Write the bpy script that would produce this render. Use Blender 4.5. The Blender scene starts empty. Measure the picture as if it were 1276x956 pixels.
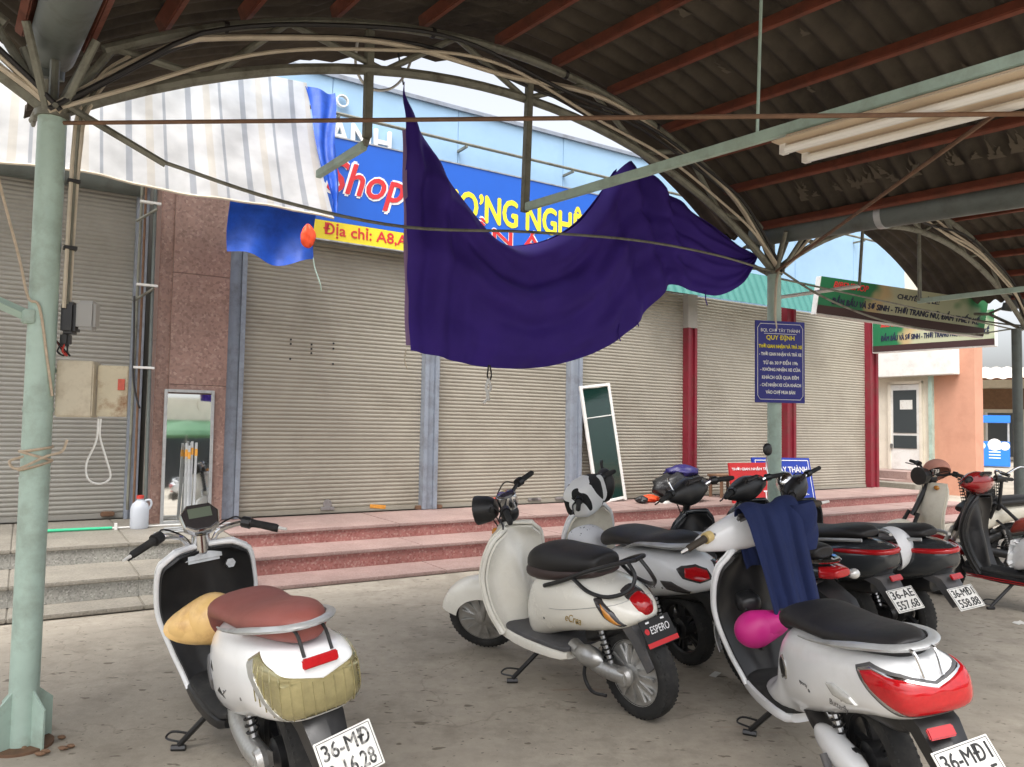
import bpy, bmesh, math, random
from mathutils import Vector, Matrix, Euler
random.seed(7)
sc = bpy.context.scene
col = sc.collection
R = math.radians
# ---------------------------------------------------------------- camera
cam = bpy.data.cameras.new('camera'); camo = bpy.data.objects.new('camera', cam); col.objects.link(camo)
cam.sensor_width = 36; cam.lens = 36*960/1276; cam.clip_start = .05; cam.clip_end = 3000
_p, _r = math.atan(.0533), .0169
_f = Vector((0, math.cos(_p), math.sin(_p))); _u0 = Vector((0, -math.sin(_p), math.cos(_p))); _r0 = Vector((1, 0, 0))
_rt = _r0*math.cos(_r)+_u0*math.sin(_r); _up = _u0*math.cos(_r)-_r0*math.sin(_r)
camo.matrix_world = Matrix(((_rt.x, _up.x, -_f.x, 0), (_rt.y, _up.y, -_f.y, 0), (_rt.z, _up.z, -_f.z, 1.4), (0, 0, 0, 1)))
sc.camera = camo
sc.render.resolution_x, sc.render.resolution_y = 1024, 767
# ---------------------------------------------------------------- sky, sun, exposure
SUN_EL, SUN_AZ = 64, 195          # bright overcast noon, the sun behind thin cloud; azimuth clockwise from +Y
w = bpy.data.worlds.new('World'); sc.world = w; w.use_nodes = True
nt = w.node_tree; bg = nt.nodes['Background']
sky = nt.nodes.new('ShaderNodeTexSky'); sky.sky_type = 'NISHITA'; sky.sun_disc = False
sky.sun_elevation = R(SUN_EL); sky.sun_rotation = R(SUN_AZ); sky.air_density = 1.0; sky.dust_density = 6.0; sky.ozone_density = 1.0
hs = nt.nodes.new('ShaderNodeHueSaturation'); hs.inputs['Saturation'].default_value = .28
nt.links.new(sky.outputs[0], hs.inputs['Color']); nt.links.new(hs.outputs[0], bg.inputs['Color'])
bg.inputs['Strength'].default_value = .15
sun = bpy.data.lights.new('sun', 'SUN'); sun.energy = .6; sun.angle = R(40); sun.color = (1, .98, .95)
so = bpy.data.objects.new('sun', sun); col.objects.link(so)
az = R(SUN_AZ); el = R(SUN_EL)
sd = Vector((math.sin(az)*math.cos(el), math.cos(az)*math.cos(el), math.sin(el)))
so.rotation_euler = sd.to_track_quat('Z', 'Y').to_euler(); so.location = (0, 0, 30)
sc.view_settings.view_transform = 'Standard'; sc.view_settings.look = 'None'
sc.view_settings.exposure = 1.33; sc.view_settings.gamma = 1
# ---------------------------------------------------------------- frames: facade (a along, b away) and canopy
FA, CA = R(32.3), R(36.7)
def FW(a, b, z=0): return Vector((a*math.cos(FA)-b*math.sin(FA), a*math.sin(FA)+b*math.cos(FA), z))
def CW(a, b, z=0): return Vector((a*math.cos(CA)-b*math.sin(CA), a*math.sin(CA)+b*math.cos(CA), z))
# ---------------------------------------------------------------- materials
MATS = {}
def mat(name, c, rough=.6, metal=0, var=.0, vscale=8, dirt=None, dscale=3, damt=.5, bump=0, bscale=60, coat=0, trans=0, spec=.5, stretch=None, emis=None):
    if name in MATS: return MATS[name]
    m = bpy.data.materials.new(name); m.use_nodes = True; MATS[name] = m
    t = m.node_tree; b = t.nodes['Principled BSDF']; N = t.nodes.new; L = t.links.new
    b.inputs['Roughness'].default_value = rough; b.inputs['Metallic'].default_value = metal
    b.inputs['Specular IOR Level'].default_value = spec
    if coat: b.inputs['Coat Weight'].default_value = coat; b.inputs['Coat Roughness'].default_value = .08
    b.inputs['Base Color'].default_value = (*c, 1)
    if var or dirt or bump:
        tc = N('ShaderNodeTexCoord'); src = tc.outputs['Object']
        if stretch:
            mp = N('ShaderNodeMapping'); mp.inputs['Scale'].default_value = stretch; L(src, mp.inputs['Vector']); src = mp.outputs[0]
        out = None
        if var:
            n = N('ShaderNodeTexNoise'); n.inputs['Scale'].default_value = vscale; n.inputs['Detail'].default_value = 6; n.inputs['Roughness'].default_value = .65; L(src, n.inputs['Vector'])
            mr = N('ShaderNodeMapRange'); mr.inputs['From Min'].default_value = .3; mr.inputs['From Max'].default_value = .7
            mr.inputs['To Min'].default_value = 1-var; mr.inputs['To Max'].default_value = 1+var; L(n.outputs['Fac'], mr.inputs['Value'])
            mx = N('ShaderNodeVectorMath'); mx.operation = 'SCALE'; mx.inputs[0].default_value = c; L(mr.outputs[0], mx.inputs['Scale']); out = mx.outputs[0]
        if dirt:
            n2 = N('ShaderNodeTexNoise'); n2.inputs['Scale'].default_value = dscale; n2.inputs['Detail'].default_value = 9; n2.inputs['Roughness'].default_value = .7; L(src, n2.inputs['Vector'])
            r2 = N('ShaderNodeMapRange'); r2.inputs['From Min'].default_value = .48; r2.inputs['From Max'].default_value = .72; r2.inputs['To Max'].default_value = damt; L(n2.outputs['Fac'], r2.inputs['Value'])
            m2 = N('ShaderNodeMix'); m2.data_type = 'RGBA'; L(r2.outputs[0], m2.inputs[0])
            if out: L(out, m2.inputs[6])
            else: m2.inputs[6].default_value = (*c, 1)
            m2.inputs[7].default_value = (*dirt, 1); out = m2.outputs[2]
            rr = N('ShaderNodeMapRange'); rr.inputs['To Min'].default_value = rough; rr.inputs['To Max'].default_value = min(1, rough+.3); L(r2.outputs[0], rr.inputs['Value']); L(rr.outputs[0], b.inputs['Roughness'])
        if out: L(out, b.inputs['Base Color'])
        if bump:
            n3 = N('ShaderNodeTexNoise'); n3.inputs['Scale'].default_value = bscale; n3.inputs['Detail'].default_value = 5; L(src, n3.inputs['Vector'])
            bp = N('ShaderNodeBump'); bp.inputs['Strength'].default_value = bump; bp.inputs['Distance'].default_value = .01; L(n3.outputs['Fac'], bp.inputs['Height']); L(bp.outputs[0], b.inputs['Normal'])
    if trans:
        tr = N('ShaderNodeBsdfTranslucent')
        ms = N('ShaderNodeMixShader'); ms.inputs[0].default_value = trans
        src = b.inputs['Base Color'].links[0].from_socket if b.inputs['Base Color'].links else None
        if src: L(src, tr.inputs['Color'])
        else: tr.inputs['Color'].default_value = (*c, 1)
        o = t.nodes['Material Output']; L(b.outputs[0], ms.inputs[1]); L(tr.outputs[0], ms.inputs[2]); L(ms.outputs[0], o.inputs['Surface'])
    return m
def N_(m):  # handy access
    return m.node_tree.nodes, m.node_tree.links, m.node_tree.nodes['Principled BSDF']
def lin(r, g, b):
    f = lambda v: (v/255/12.92 if v/255 <= .04045 else ((v/255+.055)/1.055)**2.4)
    return (f(r), f(g), f(b))
# ---------------------------------------------------------------- mesh building
class MB:
    def __init__(s, M=None): s.v = []; s.f = []; s.M = M
    def pt(s, p):
        p = Vector(p)
        s.v.append(tuple(s.M @ p) if s.M is not None else tuple(p)); return len(s.v)-1
    def box(s, c, d, rot=None):
        c = Vector(c); i0 = len(s.v)
        for sx in (-.5, .5):
            for sy in (-.5, .5):
                for sz in (-.5, .5):
                    q = Vector((sx*d[0], sy*d[1], sz*d[2]))
                    if rot is not None: q = rot @ q
                    s.pt(c+q)
        for q in ((0, 1, 3, 2), (4, 6, 7, 5), (0, 4, 5, 1), (2, 3, 7, 6), (0, 2, 6, 4), (1, 5, 7, 3)): s.f.append(tuple(i0+k for k in q))
        return s
    def rings(s, rs, closed=True, cap=True):
        idx = [[s.pt(p) for p in r] for r in rs]; n = len(rs[0])
        for a, b in zip(idx, idx[1:]):
            for k in range(n if closed else n-1):
                s.f.append((a[k], a[(k+1) % n], b[(k+1) % n], b[k]))
        if cap and closed: s.f.append(tuple(reversed(idx[0]))); s.f.append(tuple(idx[-1]))
        return s
    def tube(s, pts, r, n=8, cap=True):
        pts = [Vector(p) for p in pts]; rs = []
        if not isinstance(r, (list, tuple)): r = [r]*len(pts)
        up = None
        for i, p in enumerate(pts):
            d = (pts[min(i+1, len(pts)-1)]-pts[max(i-1, 0)])
            d = d.normalized() if d.length > 1e-9 else Vector((0, 0, 1))
            if up is None:
                up = Vector((0, 0, 1)) if abs(d.z) < .95 else Vector((1, 0, 0))
            x = d.cross(up)
            if x.length < 1e-6: x = d.cross(Vector((1, 0, 0)))
            x.normalize(); y = x.cross(d).normalized(); up = y
            rs.append([p+(x*math.cos(2*math.pi*k/n)+y*math.sin(2*math.pi*k/n))*r[i] for k in range(n)])
        return s.rings(rs, True, cap)
    def loft(s, secs, n=20, e=2.6, cap=True):
        """secs: (x, zb, zt, hw[, e]) rings in the y-z plane along x"""
        rs = []
        for q in secs:
            x, zb, zt, hw = q[:4]; ee = q[4] if len(q) > 4 else e
            rr = []
            for k in range(n):
                a = 2*math.pi*k/n; c, t = math.cos(a), math.sin(a)
                rr.append((x, hw*math.copysign(abs(c)**(2/ee), c), (zb+zt)/2+(zt-zb)/2*math.copysign(abs(t)**(2/ee), t)))
            rs.append(rr)
        return s.rings(rs, True, cap)
    def lathe(s, prof, c, ax='y', n=28, cap=False):
        """prof: list of (radius, offset along axis)"""
        rs = []
        for r, o in prof:
            rr = []
            for k in range(n):
                a = 2*math.pi*k/n
                if ax == 'y': p = (c[0]+r*math.cos(a), c[1]+o, c[2]+r*math.sin(a))
                elif ax == 'z': p = (c[0]+r*math.cos(a), c[1]+r*math.sin(a), c[2]+o)
                else: p = (c[0]+o, c[1]+r*math.cos(a), c[2]+r*math.sin(a))
                rr.append(p)
            rs.append(rr)
        return s.rings(rs, True, cap)
    def grid(s, fn, nu, nv, thick=0):
        P = [[Vector(fn(i/nu, j/nv)) for i in range(nu+1)] for j in range(nv+1)]
        if not thick:
            ix = [[s.pt(p) for p in row] for row in P]
            for j in range(nv):
                for i in range(nu): s.f.append((ix[j][i], ix[j][i+1], ix[j+1][i+1], ix[j+1][i]))
            return s
        Q = []
        for j in range(nv+1):
            row = []
            for i in range(nu+1):
                du = P[j][min(i+1, nu)]-P[j][max(i-1, 0)]; dv = P[min(j+1, nv)][i]-P[max(j-1, 0)][i]
                nn = du.cross(dv); nn = nn.normalized() if nn.length > 1e-12 else Vector((0, 0, 1)); row.append(P[j][i]-nn*thick)
            Q.append(row)
        A = [[s.pt(p) for p in row] for row in P]; B = [[s.pt(p) for p in row] for row in Q]
        for j in range(nv):
            for i in range(nu):
                s.f.append((A[j][i], A[j][i+1], A[j+1][i+1], A[j+1][i])); s.f.append((B[j][i], B[j+1][i], B[j+1][i+1], B[j][i+1]))
        for i in range(nu):
            s.f.append((A[0][i], B[0][i], B[0][i+1], A[0][i+1])); s.f.append((A[nv][i], A[nv][i+1], B[nv][i+1], B[nv][i]))
        for j in range(nv):
            s.f.append((A[j][0], A[j+1][0], B[j+1][0], B[j][0])); s.f.append((A[j][nu], B[j][nu], B[j+1][nu], A[j+1][nu]))
        return s
    def sphere(s, c, r, nu=16, nv=10, t0=0, t1=math.pi):
        rx, ry, rz = r if isinstance(r, (tuple, list)) else (r, r, r)
        rs = []
        for j in range(nv+1):
            t = t0+(t1-t0)*j/nv; st = max(math.sin(t), .002)
            rs.append([(c[0]+rx*st*math.cos(2*math.pi*k/nu), c[1]+ry*st*math.sin(2*math.pi*k/nu), c[2]+rz*math.cos(t)) for k in range(nu)])
        return s.rings(rs, True, True)
    def poly(s, pts, n):
        """extruded flat polygon: pts list, n extrusion vector"""
        a = [s.pt(p) for p in pts]; b = [s.pt(Vector(p)+Vector(n)) for p in pts]; k = len(pts)
        s.f.append(tuple(a)); s.f.append(tuple(reversed(b)))
        for i in range(k): s.f.append((a[i], b[i], b[(i+1) % k], a[(i+1) % k]))
        return s
    def build(s, name, m, parent=None, smooth=35, loc=None, rot=None, bevel=0, sub=0):
        me = bpy.data.meshes.new(name); me.from_pydata(s.v, [], s.f); me.update()
        bm = bmesh.new(); bm.from_mesh(me); bmesh.ops.recalc_face_normals(bm, faces=bm.faces)
        if bevel: bmesh.ops.bevel(bm, geom=list(bm.edges), offset=bevel, segments=2, affect='EDGES', clamp_overlap=True)
        bm.to_mesh(me); bm.free()
        return place(name, me, m, parent, smooth, loc, rot, sub)
def place(name, me, m, parent=None, smooth=35, loc=None, rot=None, sub=0):
    if m is not None:
        me.materials.clear(); me.materials.append(mat_of(m))
    if smooth:
        me.shade_smooth(); me.set_sharp_from_angle(angle=R(smooth))
    o = bpy.data.objects.new(name, me); col.objects.link(o)
    if parent is not None: o.parent = parent
    if loc is not None: o.location = loc
    if rot is not None: o.rotation_euler = rot if hasattr(rot, '__len__') else (0, 0, rot)
    if sub:
        md = o.modifiers.new('sub', 'SUBSURF'); md.levels = sub; md.render_levels = sub
    return o
def mat_of(m): return MATS[m] if isinstance(m, str) else m
def tag(o, label, cat, group=None, kind=None):
    if label: o['label'] = label
    if cat: o['category'] = cat
    if group: o['group'] = group
    if kind: o['kind'] = kind
    return o
def thing(name, label, cat, loc=(0, 0, 0), rot=(0, 0, 0), group=None):
    o = bpy.data.objects.new(name, None); col.objects.link(o); o.empty_display_size = .1
    o.location = loc; o.rotation_euler = rot if hasattr(rot, '__len__') else (0, 0, rot)
    return tag(o, label, cat, group)
def structure(o): o['kind'] = 'structure'; return o
def text(name, s, m, parent, width, height, M, bold=0, shear=0, extrude=.003, align='CENTER', loc=None, rot=None):
    """lettering fitted into width x height, lying in the local x-z plane of M (reads along +x, faces -y)"""
    cu = bpy.data.curves.new(name, 'FONT'); cu.body = s; cu.size = 1; cu.extrude = 0; cu.shear = shear
    cu.align_x = 'LEFT'; cu.resolution_u = 3
    ob = bpy.data.objects.new(name, cu); col.objects.link(ob)
    dg = bpy.context.evaluated_depsgraph_get(); me = bpy.data.meshes.new_from_object(ob.evaluated_get(dg))
    bpy.data.objects.remove(ob); bpy.data.curves.remove(cu)
    me.name = name
    xs = [v.co.x for v in me.vertices]; ys = [v.co.y for v in me.vertices]
    x0, x1, y0, y1 = min(xs), max(xs), min(ys), max(ys)
    sx = width/(x1-x0); sy = height/(y1-y0)
    if width <= 0: sx = sy
    off = {'CENTER': (x0+x1)/2, 'LEFT': x0}[align]
    bm = bmesh.new(); bm.from_mesh(me)
    if extrude:
        r = bmesh.ops.extrude_face_region(bm, geom=list(bm.faces))
        for e in r['geom']:
            if isinstance(e, bmesh.types.BMVert): e.co.z += 1
    for v in bm.verts:
        v.co = Vector(((v.co.x-off)*sx, -extrude*v.co.z, (v.co.y-(y0+y1)/2)*sy))
    if bold:                    # heavier strokes: stacked, slightly shifted copies
        b_ = bold*height*.9; src = bm.copy(); tmp = bpy.data.meshes.new('tmp')
        for k, (dx, dz) in enumerate(((b_, 0), (-b_, 0), (0, b_), (0, -b_))):
            c2 = src.copy(); bmesh.ops.translate(c2, vec=(dx, -extrude*.12*(k+1), dz), verts=c2.verts); c2.to_mesh(tmp); c2.free(); bm.from_mesh(tmp)
        src.free(); bpy.data.meshes.remove(tmp)
    bmesh.ops.transform(bm, matrix=M, verts=bm.verts)
    bmesh.ops.recalc_face_normals(bm, faces=bm.faces)
    bm.to_mesh(me); bm.free()
    return place(name, me, m, parent, 0, loc, rot)
T = Matrix.Translation
def Rx(a): return Matrix.Rotation(a, 4, 'X')
def Ry(a): return Matrix.Rotation(a, 4, 'Y')
def Rz(a): return Matrix.Rotation(a, 4, 'Z')
def smooth_path(pts, n=6):
    """Catmull-Rom through the points"""
    P = [Vector(p) for p in pts]; P = [2*P[0]-P[1]]+P+[2*P[-1]-P[-2]]; out = []
    for i in range(1, len(P)-2):
        for k in range(n):
            t = k/n; a, b, c, d = P[i-1:i+3]
            out.append(.5*((2*b)+(c-a)*t+(2*a-5*b+4*c-d)*t*t+(3*b-a-3*c+d)*t**3))
    out.append(P[-2]); return out
def interp(tab, x):
    for (x0, y0), (x1, y1) in zip(tab, tab[1:]):
        if x <= x1: 
            t = (x-x0)/(x1-x0) if x1 > x0 else 0
            t = max(0, t)
            return y0+(y1-y0)*t if not isinstance(y0, Vector) else y0.lerp(y1, t)
    return tab[-1][1]
# ---------------------------------------------------------------- palette
mat('steel_mint', lin(172, 194, 182), .45, 0, .10, 5, dirt=lin(110, 105, 90), dscale=4, damt=.55, bump=.08, bscale=30)
mat('truss_grey', lin(124, 124, 112), .55, .2, .15, 9, dirt=lin(70, 62, 50), dscale=6, damt=.8)
mat('rust_rod', lin(112, 84, 64), .8, 0, .25, 14, bump=.2)
mat('red_oxide', lin(116, 62, 45), .65, 0, .18, 7, dirt=lin(70, 52, 42), dscale=5, damt=.8)
mat('roof_sheet', lin(70, 63, 54), .95, 0, .3, 2.5, dirt=lin(34, 30, 26), dscale=1.4, damt=.9, bump=.3, bscale=25)
mat('gutter', lin(104, 111, 108), .5, .3, .1, 4, dirt=lin(80, 78, 70), dscale=5, damt=.5)
mat('cable', lin(196, 184, 164), .6, 0, .15, 10)
mat('cable_dark', lin(38, 36, 36), .6)
mat('cobweb', lin(90, 82, 70), .95)
mat('shutter', lin(160, 154, 140), .5, .05, .10, 1.4, dirt=lin(112, 104, 90), dscale=1.3, damt=.5, stretch=(.6, 1, .8))
mat('shutter_left', lin(152, 149, 141), .5, .05, .08, 1.7, dirt=lin(130, 126, 115), dscale=1.8, damt=.45, stretch=(1, 1, .55))
mat('post_blue', lin(146, 154, 166), .5, .2, .08, 6, dirt=lin(100, 96, 92), dscale=5, damt=.6)
mat('post_red', lin(122, 26, 42), .5, 0, .1, 6, dirt=lin(90, 70, 60), dscale=5, damt=.5)
mat('wall_grey', lin(150, 145, 136), .9, 0, .1, 3)
mat('white_paint', (.78, .77, .74), .55, 0, .05, 4, dirt=lin(150, 140, 125), dscale=4, damt=.4)
mat('cream_wall', lin(222, 214, 198), .85, 0, .06, 2.5, dirt=lin(170, 160, 145), dscale=2, damt=.4)
mat('orange_wall', lin(198, 146, 122), .85, 0, .06, 2.5, dirt=lin(174, 120, 98), dscale=2, damt=.5)
mat('black_plastic', (.013, .013, .014), .38, 0, .2, 12, dirt=(.04, .037, .034), dscale=7, damt=.5)
mat('black_rubber', (.018, .018, .018), .85, 0, .2, 20, dirt=(.07, .066, .06), dscale=9, damt=.7)
mat('black_vinyl', (.013, .012, .012), .5, 0, .15, 10, dirt=(.028, .026, .024), dscale=6, damt=.5, bump=.15, bscale=300)
mat('chrome', (.75, .75, .76), .15, 1, .05, 20, dirt=(.3, .28, .26), dscale=12, damt=.5)
mat('steel', (.45, .45, .45), .35, .9, .15, 20, dirt=(.15, .13, .11), dscale=12, damt=.6)
mat('silver_paint', lin(188, 190, 190), .35, .5, .06, 10, dirt=lin(120, 115, 108), dscale=6, damt=.5)
mat('white_gloss', (.87, .88, .89), .22, 0, .02, 4, dirt=(.6, .58, .54), dscale=5, damt=.25, coat=.5)
mat('cream_gloss', lin(242, 239, 228), .25, 0, .03, 4, dirt=lin(212, 204, 186), dscale=5, damt=.25, coat=.5)
mat('red_lens', (.45, .008, .012), .1, 0, .12, 70, coat=.5)
mat('amber_lens', (.60, .24, .03), .1, 0, .12, 60, coat=.5)
mat('smoke_lens', (.05, .045, .045), .1, coat=.5)
mat('clear_lens', (.66, .66, .63), .1, .3, .1, 50, coat=.5)
mat('mirror', (.85, .87, .87), .03, 1)
mat('ink_black', (.015, .015, .015), .6)
mat('ink_white', (.85, .85, .85), .6)
mat('plate_white', (.75, .74, .70), .45, 0, .06, 20, dirt=lin(150, 140, 125), dscale=20, damt=.5)
# ================================================================ GROUND
gm = mat('concrete_ground', lin(176, 165, 146), .9, 0)
def ground_nodes(m):
    n, l, b = N_(m); N = n.new
    tc = N('ShaderNodeTexCoord').outputs['Object']
    def noise(sc_, det, ro=.6, vec=tc):
        q = N('ShaderNodeTexNoise'); q.inputs['Scale'].default_value = sc_; q.inputs['Detail'].default_value = det; q.inputs['Roughness'].default_value = ro; l.new(vec, q.inputs['Vector']); return q.outputs['Fac']
    def rng(s, a, b_, c=0, d=1):
        q = N('ShaderNodeMapRange'); q.inputs['From Min'].default_value = a; q.inputs['From Max'].default_value = b_; q.inputs['To Min'].default_value = c; q.inputs['To Max'].default_value = d; l.new(s, q.inputs['Value']); return q.outputs[0]
    def mix(f, a, b_):
        q = N('ShaderNodeMix'); q.data_type = 'RGBA'
        l.new(f, q.inputs[0])
        for k, s in ((6, a), (7, b_)):
            if isinstance(s, tuple): q.inputs[k].default_value = (*s, 1)
            else: l.new(s, q.inputs[k])
        return q.outputs[2]
    c = mix(rng(noise(.7, 8, .65), .35, .68), lin(176, 167, 152), lin(144, 136, 123))
    c = mix(rng(noise(2.6, 9, .72), .50, .72, 0, .7), c, lin(116, 108, 96))
    c = mix(rng(noise(14, 6, .7), .40, .75, 0, .45), c, lin(130, 122, 109))
    mp = N('ShaderNodeMapping'); mp.inputs['Scale'].default_value = (1, 2.1, 1); mp.inputs['Rotation'].default_value = (0, 0, .6); l.new(tc, mp.inputs['Vector'])
    c = mix(rng(noise(9.5, 3, .45, mp.outputs[0]), .655, .69, 0, .75), c, lin(88, 78, 66))     # flaked dark specks
    c = mix(rng(noise(34, 2, .5), .68, .72, 0, .7), c, lin(82, 74, 64))
    # smears of red paint dust
    mp2 = N('ShaderNodeMapping'); mp2.inputs['Scale'].default_value = (.55, 3.2, 1); mp2.inputs['Rotation'].default_value = (0, 0, -.35); l.new(tc, mp2.inputs['Vector'])
    c = mix(rng(noise(1.15, 5, .6, mp2.outputs[0]), .665, .72, 0, .5), c, lin(136, 84, 68))
    # hairline cracks
    v = N('ShaderNodeTexVoronoi'); v.feature = 'DISTANCE_TO_EDGE'; v.inputs['Scale'].default_value = .42; 
    wq = N('ShaderNodeVectorMath'); wq.operation = 'ADD'; nz = N('ShaderNodeTexNoise'); nz.inputs['Scale'].default_value = 1.6; nz.inputs['Detail'].default_value = 6; l.new(tc, nz.inputs['Vector'])
    l.new(tc, wq.inputs[0]); l.new(nz.outputs['Color'], wq.inputs[1]); l.new(wq.outputs[0], v.inputs['Vector'])
    ck = rng(v.outputs['Distance'], 0, .004, .3, 0); c = mix(ck, c, lin(92, 80, 66))
    l.new(c, b.inputs['Base Color'])
    bp = N('ShaderNodeBump'); bp.inputs['Strength'].default_value = .35; bp.inputs['Distance'].default_value = .012; l.new(noise(22, 8, .7), bp.inputs['Height']); l.new(bp.outputs[0], b.inputs['Normal'])
ground_nodes(gm)
structure(MB().grid(lambda u, v: ((u-.5)*900, (v-.5)*900, 0), 12, 12).build('ground', gm))

# ================================================================ STEPS
def speckle(name, base, spot, spot2, sc_=55, rough=.55):
    m = mat(name, base, rough); n, l, b = N_(m); N = n.new
    tc = N('ShaderNodeTexCoord').outputs['Object']
    v = N('ShaderNodeTexVoronoi'); v.inputs['Scale'].default_value = sc_; l.new(tc, v.inputs['Vector'])
    cr = N('ShaderNodeValToRGB'); e = cr.color_ramp.elements; e[0].position = .0; e[0].color = (*spot, 1); e[1].position = .55; e[1].color = (*base, 1)
    x = e.new(.3); x.color = (*spot2, 1)
    sp = N('ShaderNodeSeparateColor'); l.new(v.outputs['Color'], sp.inputs[0]); l.new(sp.outputs[0], cr.inputs[0])
    q = N('ShaderNodeTexNoise'); q.inputs['Scale'].default_value = 2.2; q.inputs['Detail'].default_value = 8; q.inputs['Roughness'].default_value = .7; l.new(tc, q.inputs['Vector'])
    mr = N('ShaderNodeMapRange'); mr.inputs['From Min'].default_value = .3; mr.inputs['From Max'].default_value = .75; mr.inputs['To Min'].default_value = 1.1; mr.inputs['To Max'].default_value = .68; l.new(q.outputs['Fac'], mr.inputs['Value'])
    s = N('ShaderNodeVectorMath'); s.operation = 'SCALE'; l.new(cr.outputs[0], s.inputs[0]); l.new(mr.outputs[0], s.inputs['Scale']); l.new(s.outputs[0], b.inputs['Base Color'])
    return m
speckle('terrazzo_riser', lin(166, 112, 105), lin(188, 150, 141), lin(145, 88, 82), 60)
speckle('terrazzo_tread', lin(160, 136, 129), lin(172, 151, 144), lin(145, 117, 110), 90)
speckle('granite_grey', lin(160, 158, 150), lin(186, 184, 176), lin(128, 126, 120), 90)
speckle('granite_dark', lin(146, 140, 128), lin(160, 154, 143), lin(128, 122, 112), 90)
speckle('granite_red', lin(154, 124, 113), lin(172, 144, 132), lin(132, 104, 95), 42, .3)
def steps(name, label, a0, a1, piece, levels, mt, mr, backb, nose=.02):
    """levels: list of (front edge b, top z)"""
    t = thing(name, label, 'steps', FW(a0, levels[0][0]), FA)
    b0 = levels[0][0]; zprev = 0
    for i, (b, z) in enumerate(levels):
        nb = levels[i+1][0]+.03 if i+1 < len(levels) else backb
        a = 0
        while a < a1-a0-.01:
            l = min(piece, a1-a0-a); g = .0015
            th = min(.03, z-.002)
            bb = MB().box((a+l/2, (b-nose+nb)/2-b0, z-th/2+random.uniform(-.001, .001)), (l-2*g, nb-b+nose, th)).build('tread', mt, t, 30, bevel=.006)
            if z-zprev > .05:
                MB().box((a+l/2, b+.02-b0, (zprev+z-th)/2), (l-g, .04, z-th-zprev-.0005)).build('riser', mr, t, 30)
            a += l
        zprev = z
    return t
pink = steps('pink_steps', 'long pink terrazzo steps below the central roller shutters', 1.66, 13.75, 1.73, [(6.47, .035), (6.97, .195), (7.55, .34)], 'terrazzo_tread', 'terrazzo_riser', 8.62)
grey = steps('grey_steps', 'grey stone steps in front of the left shutter and granite pillar', -3.4, 1.655, .84, [(6.25, .04), (6.58, .195), (7.30, .345)], 'granite_dark', 'granite_grey', 9.05)

# ================================================================ MARKET BUILDING
bld = thing('market_building', 'long market building with roller shutters and light blue upper panels', 'building', FW(0, 8.7), FA)
B0 = 8.7
# body wall behind the shutters, base under the platform
MB().box((7.4, .55, 2.36), (12.6, .5, 4.72)).build('wall', 'wall_grey', bld)
MB().box((-2.0, .85, 2.36), (5.7, .5, 4.72)).build('wall', 'wall_grey', bld)
MB().box((6.5, 3.7, 2.7), (14.6, 5.0, 5.4)).build('building_core', 'wall_grey', bld)
# light blue cladding panels
mat('panel_blue', lin(156, 190, 218), .45, 0, .05, 1.2, dirt=lin(138, 172, 202), dscale=2, damt=.4)
for k in range(-3, 8):
    a = 1.25+1.7*k
    zl = 3.44 if k >= 0 else 4.3
    MB().box((a+.85, .10+random.uniform(-.003, .003), (zl+5.5)/2), (1.694, .05, 5.5-zl)).build('panel', 'panel_blue', bld, bevel=.004)
MB().tube([(2.4, -.16, 4.98), (14.8, -.16, 4.98)], .02, 6).build('rail', 'truss_grey', bld)
for k in range(8):
    MB().box((2.95+1.7*k, -.05, 4.95), (.03, .24, .03)).build('rail_bracket', 'truss_grey', bld)
MB().box((6.5, .1, 5.52), (18.0, .12, .05)).build('coping', 'post_blue', bld)
def curtain(a0, a1, z0, z1, b, m, lbl):
    pitch = .046; n = int((z1-z0)/pitch); me = MB()
    prof = []
    for i in range(n):
        z = z0+i*pitch
        prof += [(z+.001, .004), (z+.009, -.004), (z+.023, -.0065), (z+.037, -.004), (z+.045, .004)]
    A = [me.pt((a0, b+d, z)) for z, d in prof]; Bq = [me.pt((a1, b+d, z)) for z, d in prof]
    for i in range(len(prof)-1): me.f.append((A[i], Bq[i], Bq[i+1], A[i+1]))
    o = me.build('roller_shutter', m, bld, 60); o['label'] = lbl
    MB().box(((a0+a1)/2, b-.004, z0-.028), (a1-a0, .03, .055)).build('bottom_bar', m, o, bevel=.004)
    return o
SH = [(1.99, 4.16, 'shutter'), (4.36, 6.39, 'shutter'), (6.60, 8.64, 'shutter'), (8.84, 10.98, 'shutter'), (11.22, 13.36, 'shutter')]
names = ['beige roller shutter below the Shop lettering', 'beige roller shutter behind the purple cloth', 'beige roller shutter behind the leaning glass frame', 'beige roller shutter behind the far mint pole', 'beige roller shutter nearest the alley']
shs = [curtain(a0, a1, .40, 3.5, 0, m, nm) for (a0, a1, m), nm in zip(SH, names)]
sl = curtain(-3.2, .93, .405, 3.92, .42, 'shutter_left', 'pale grey roller shutter behind the near mint pole')
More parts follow.
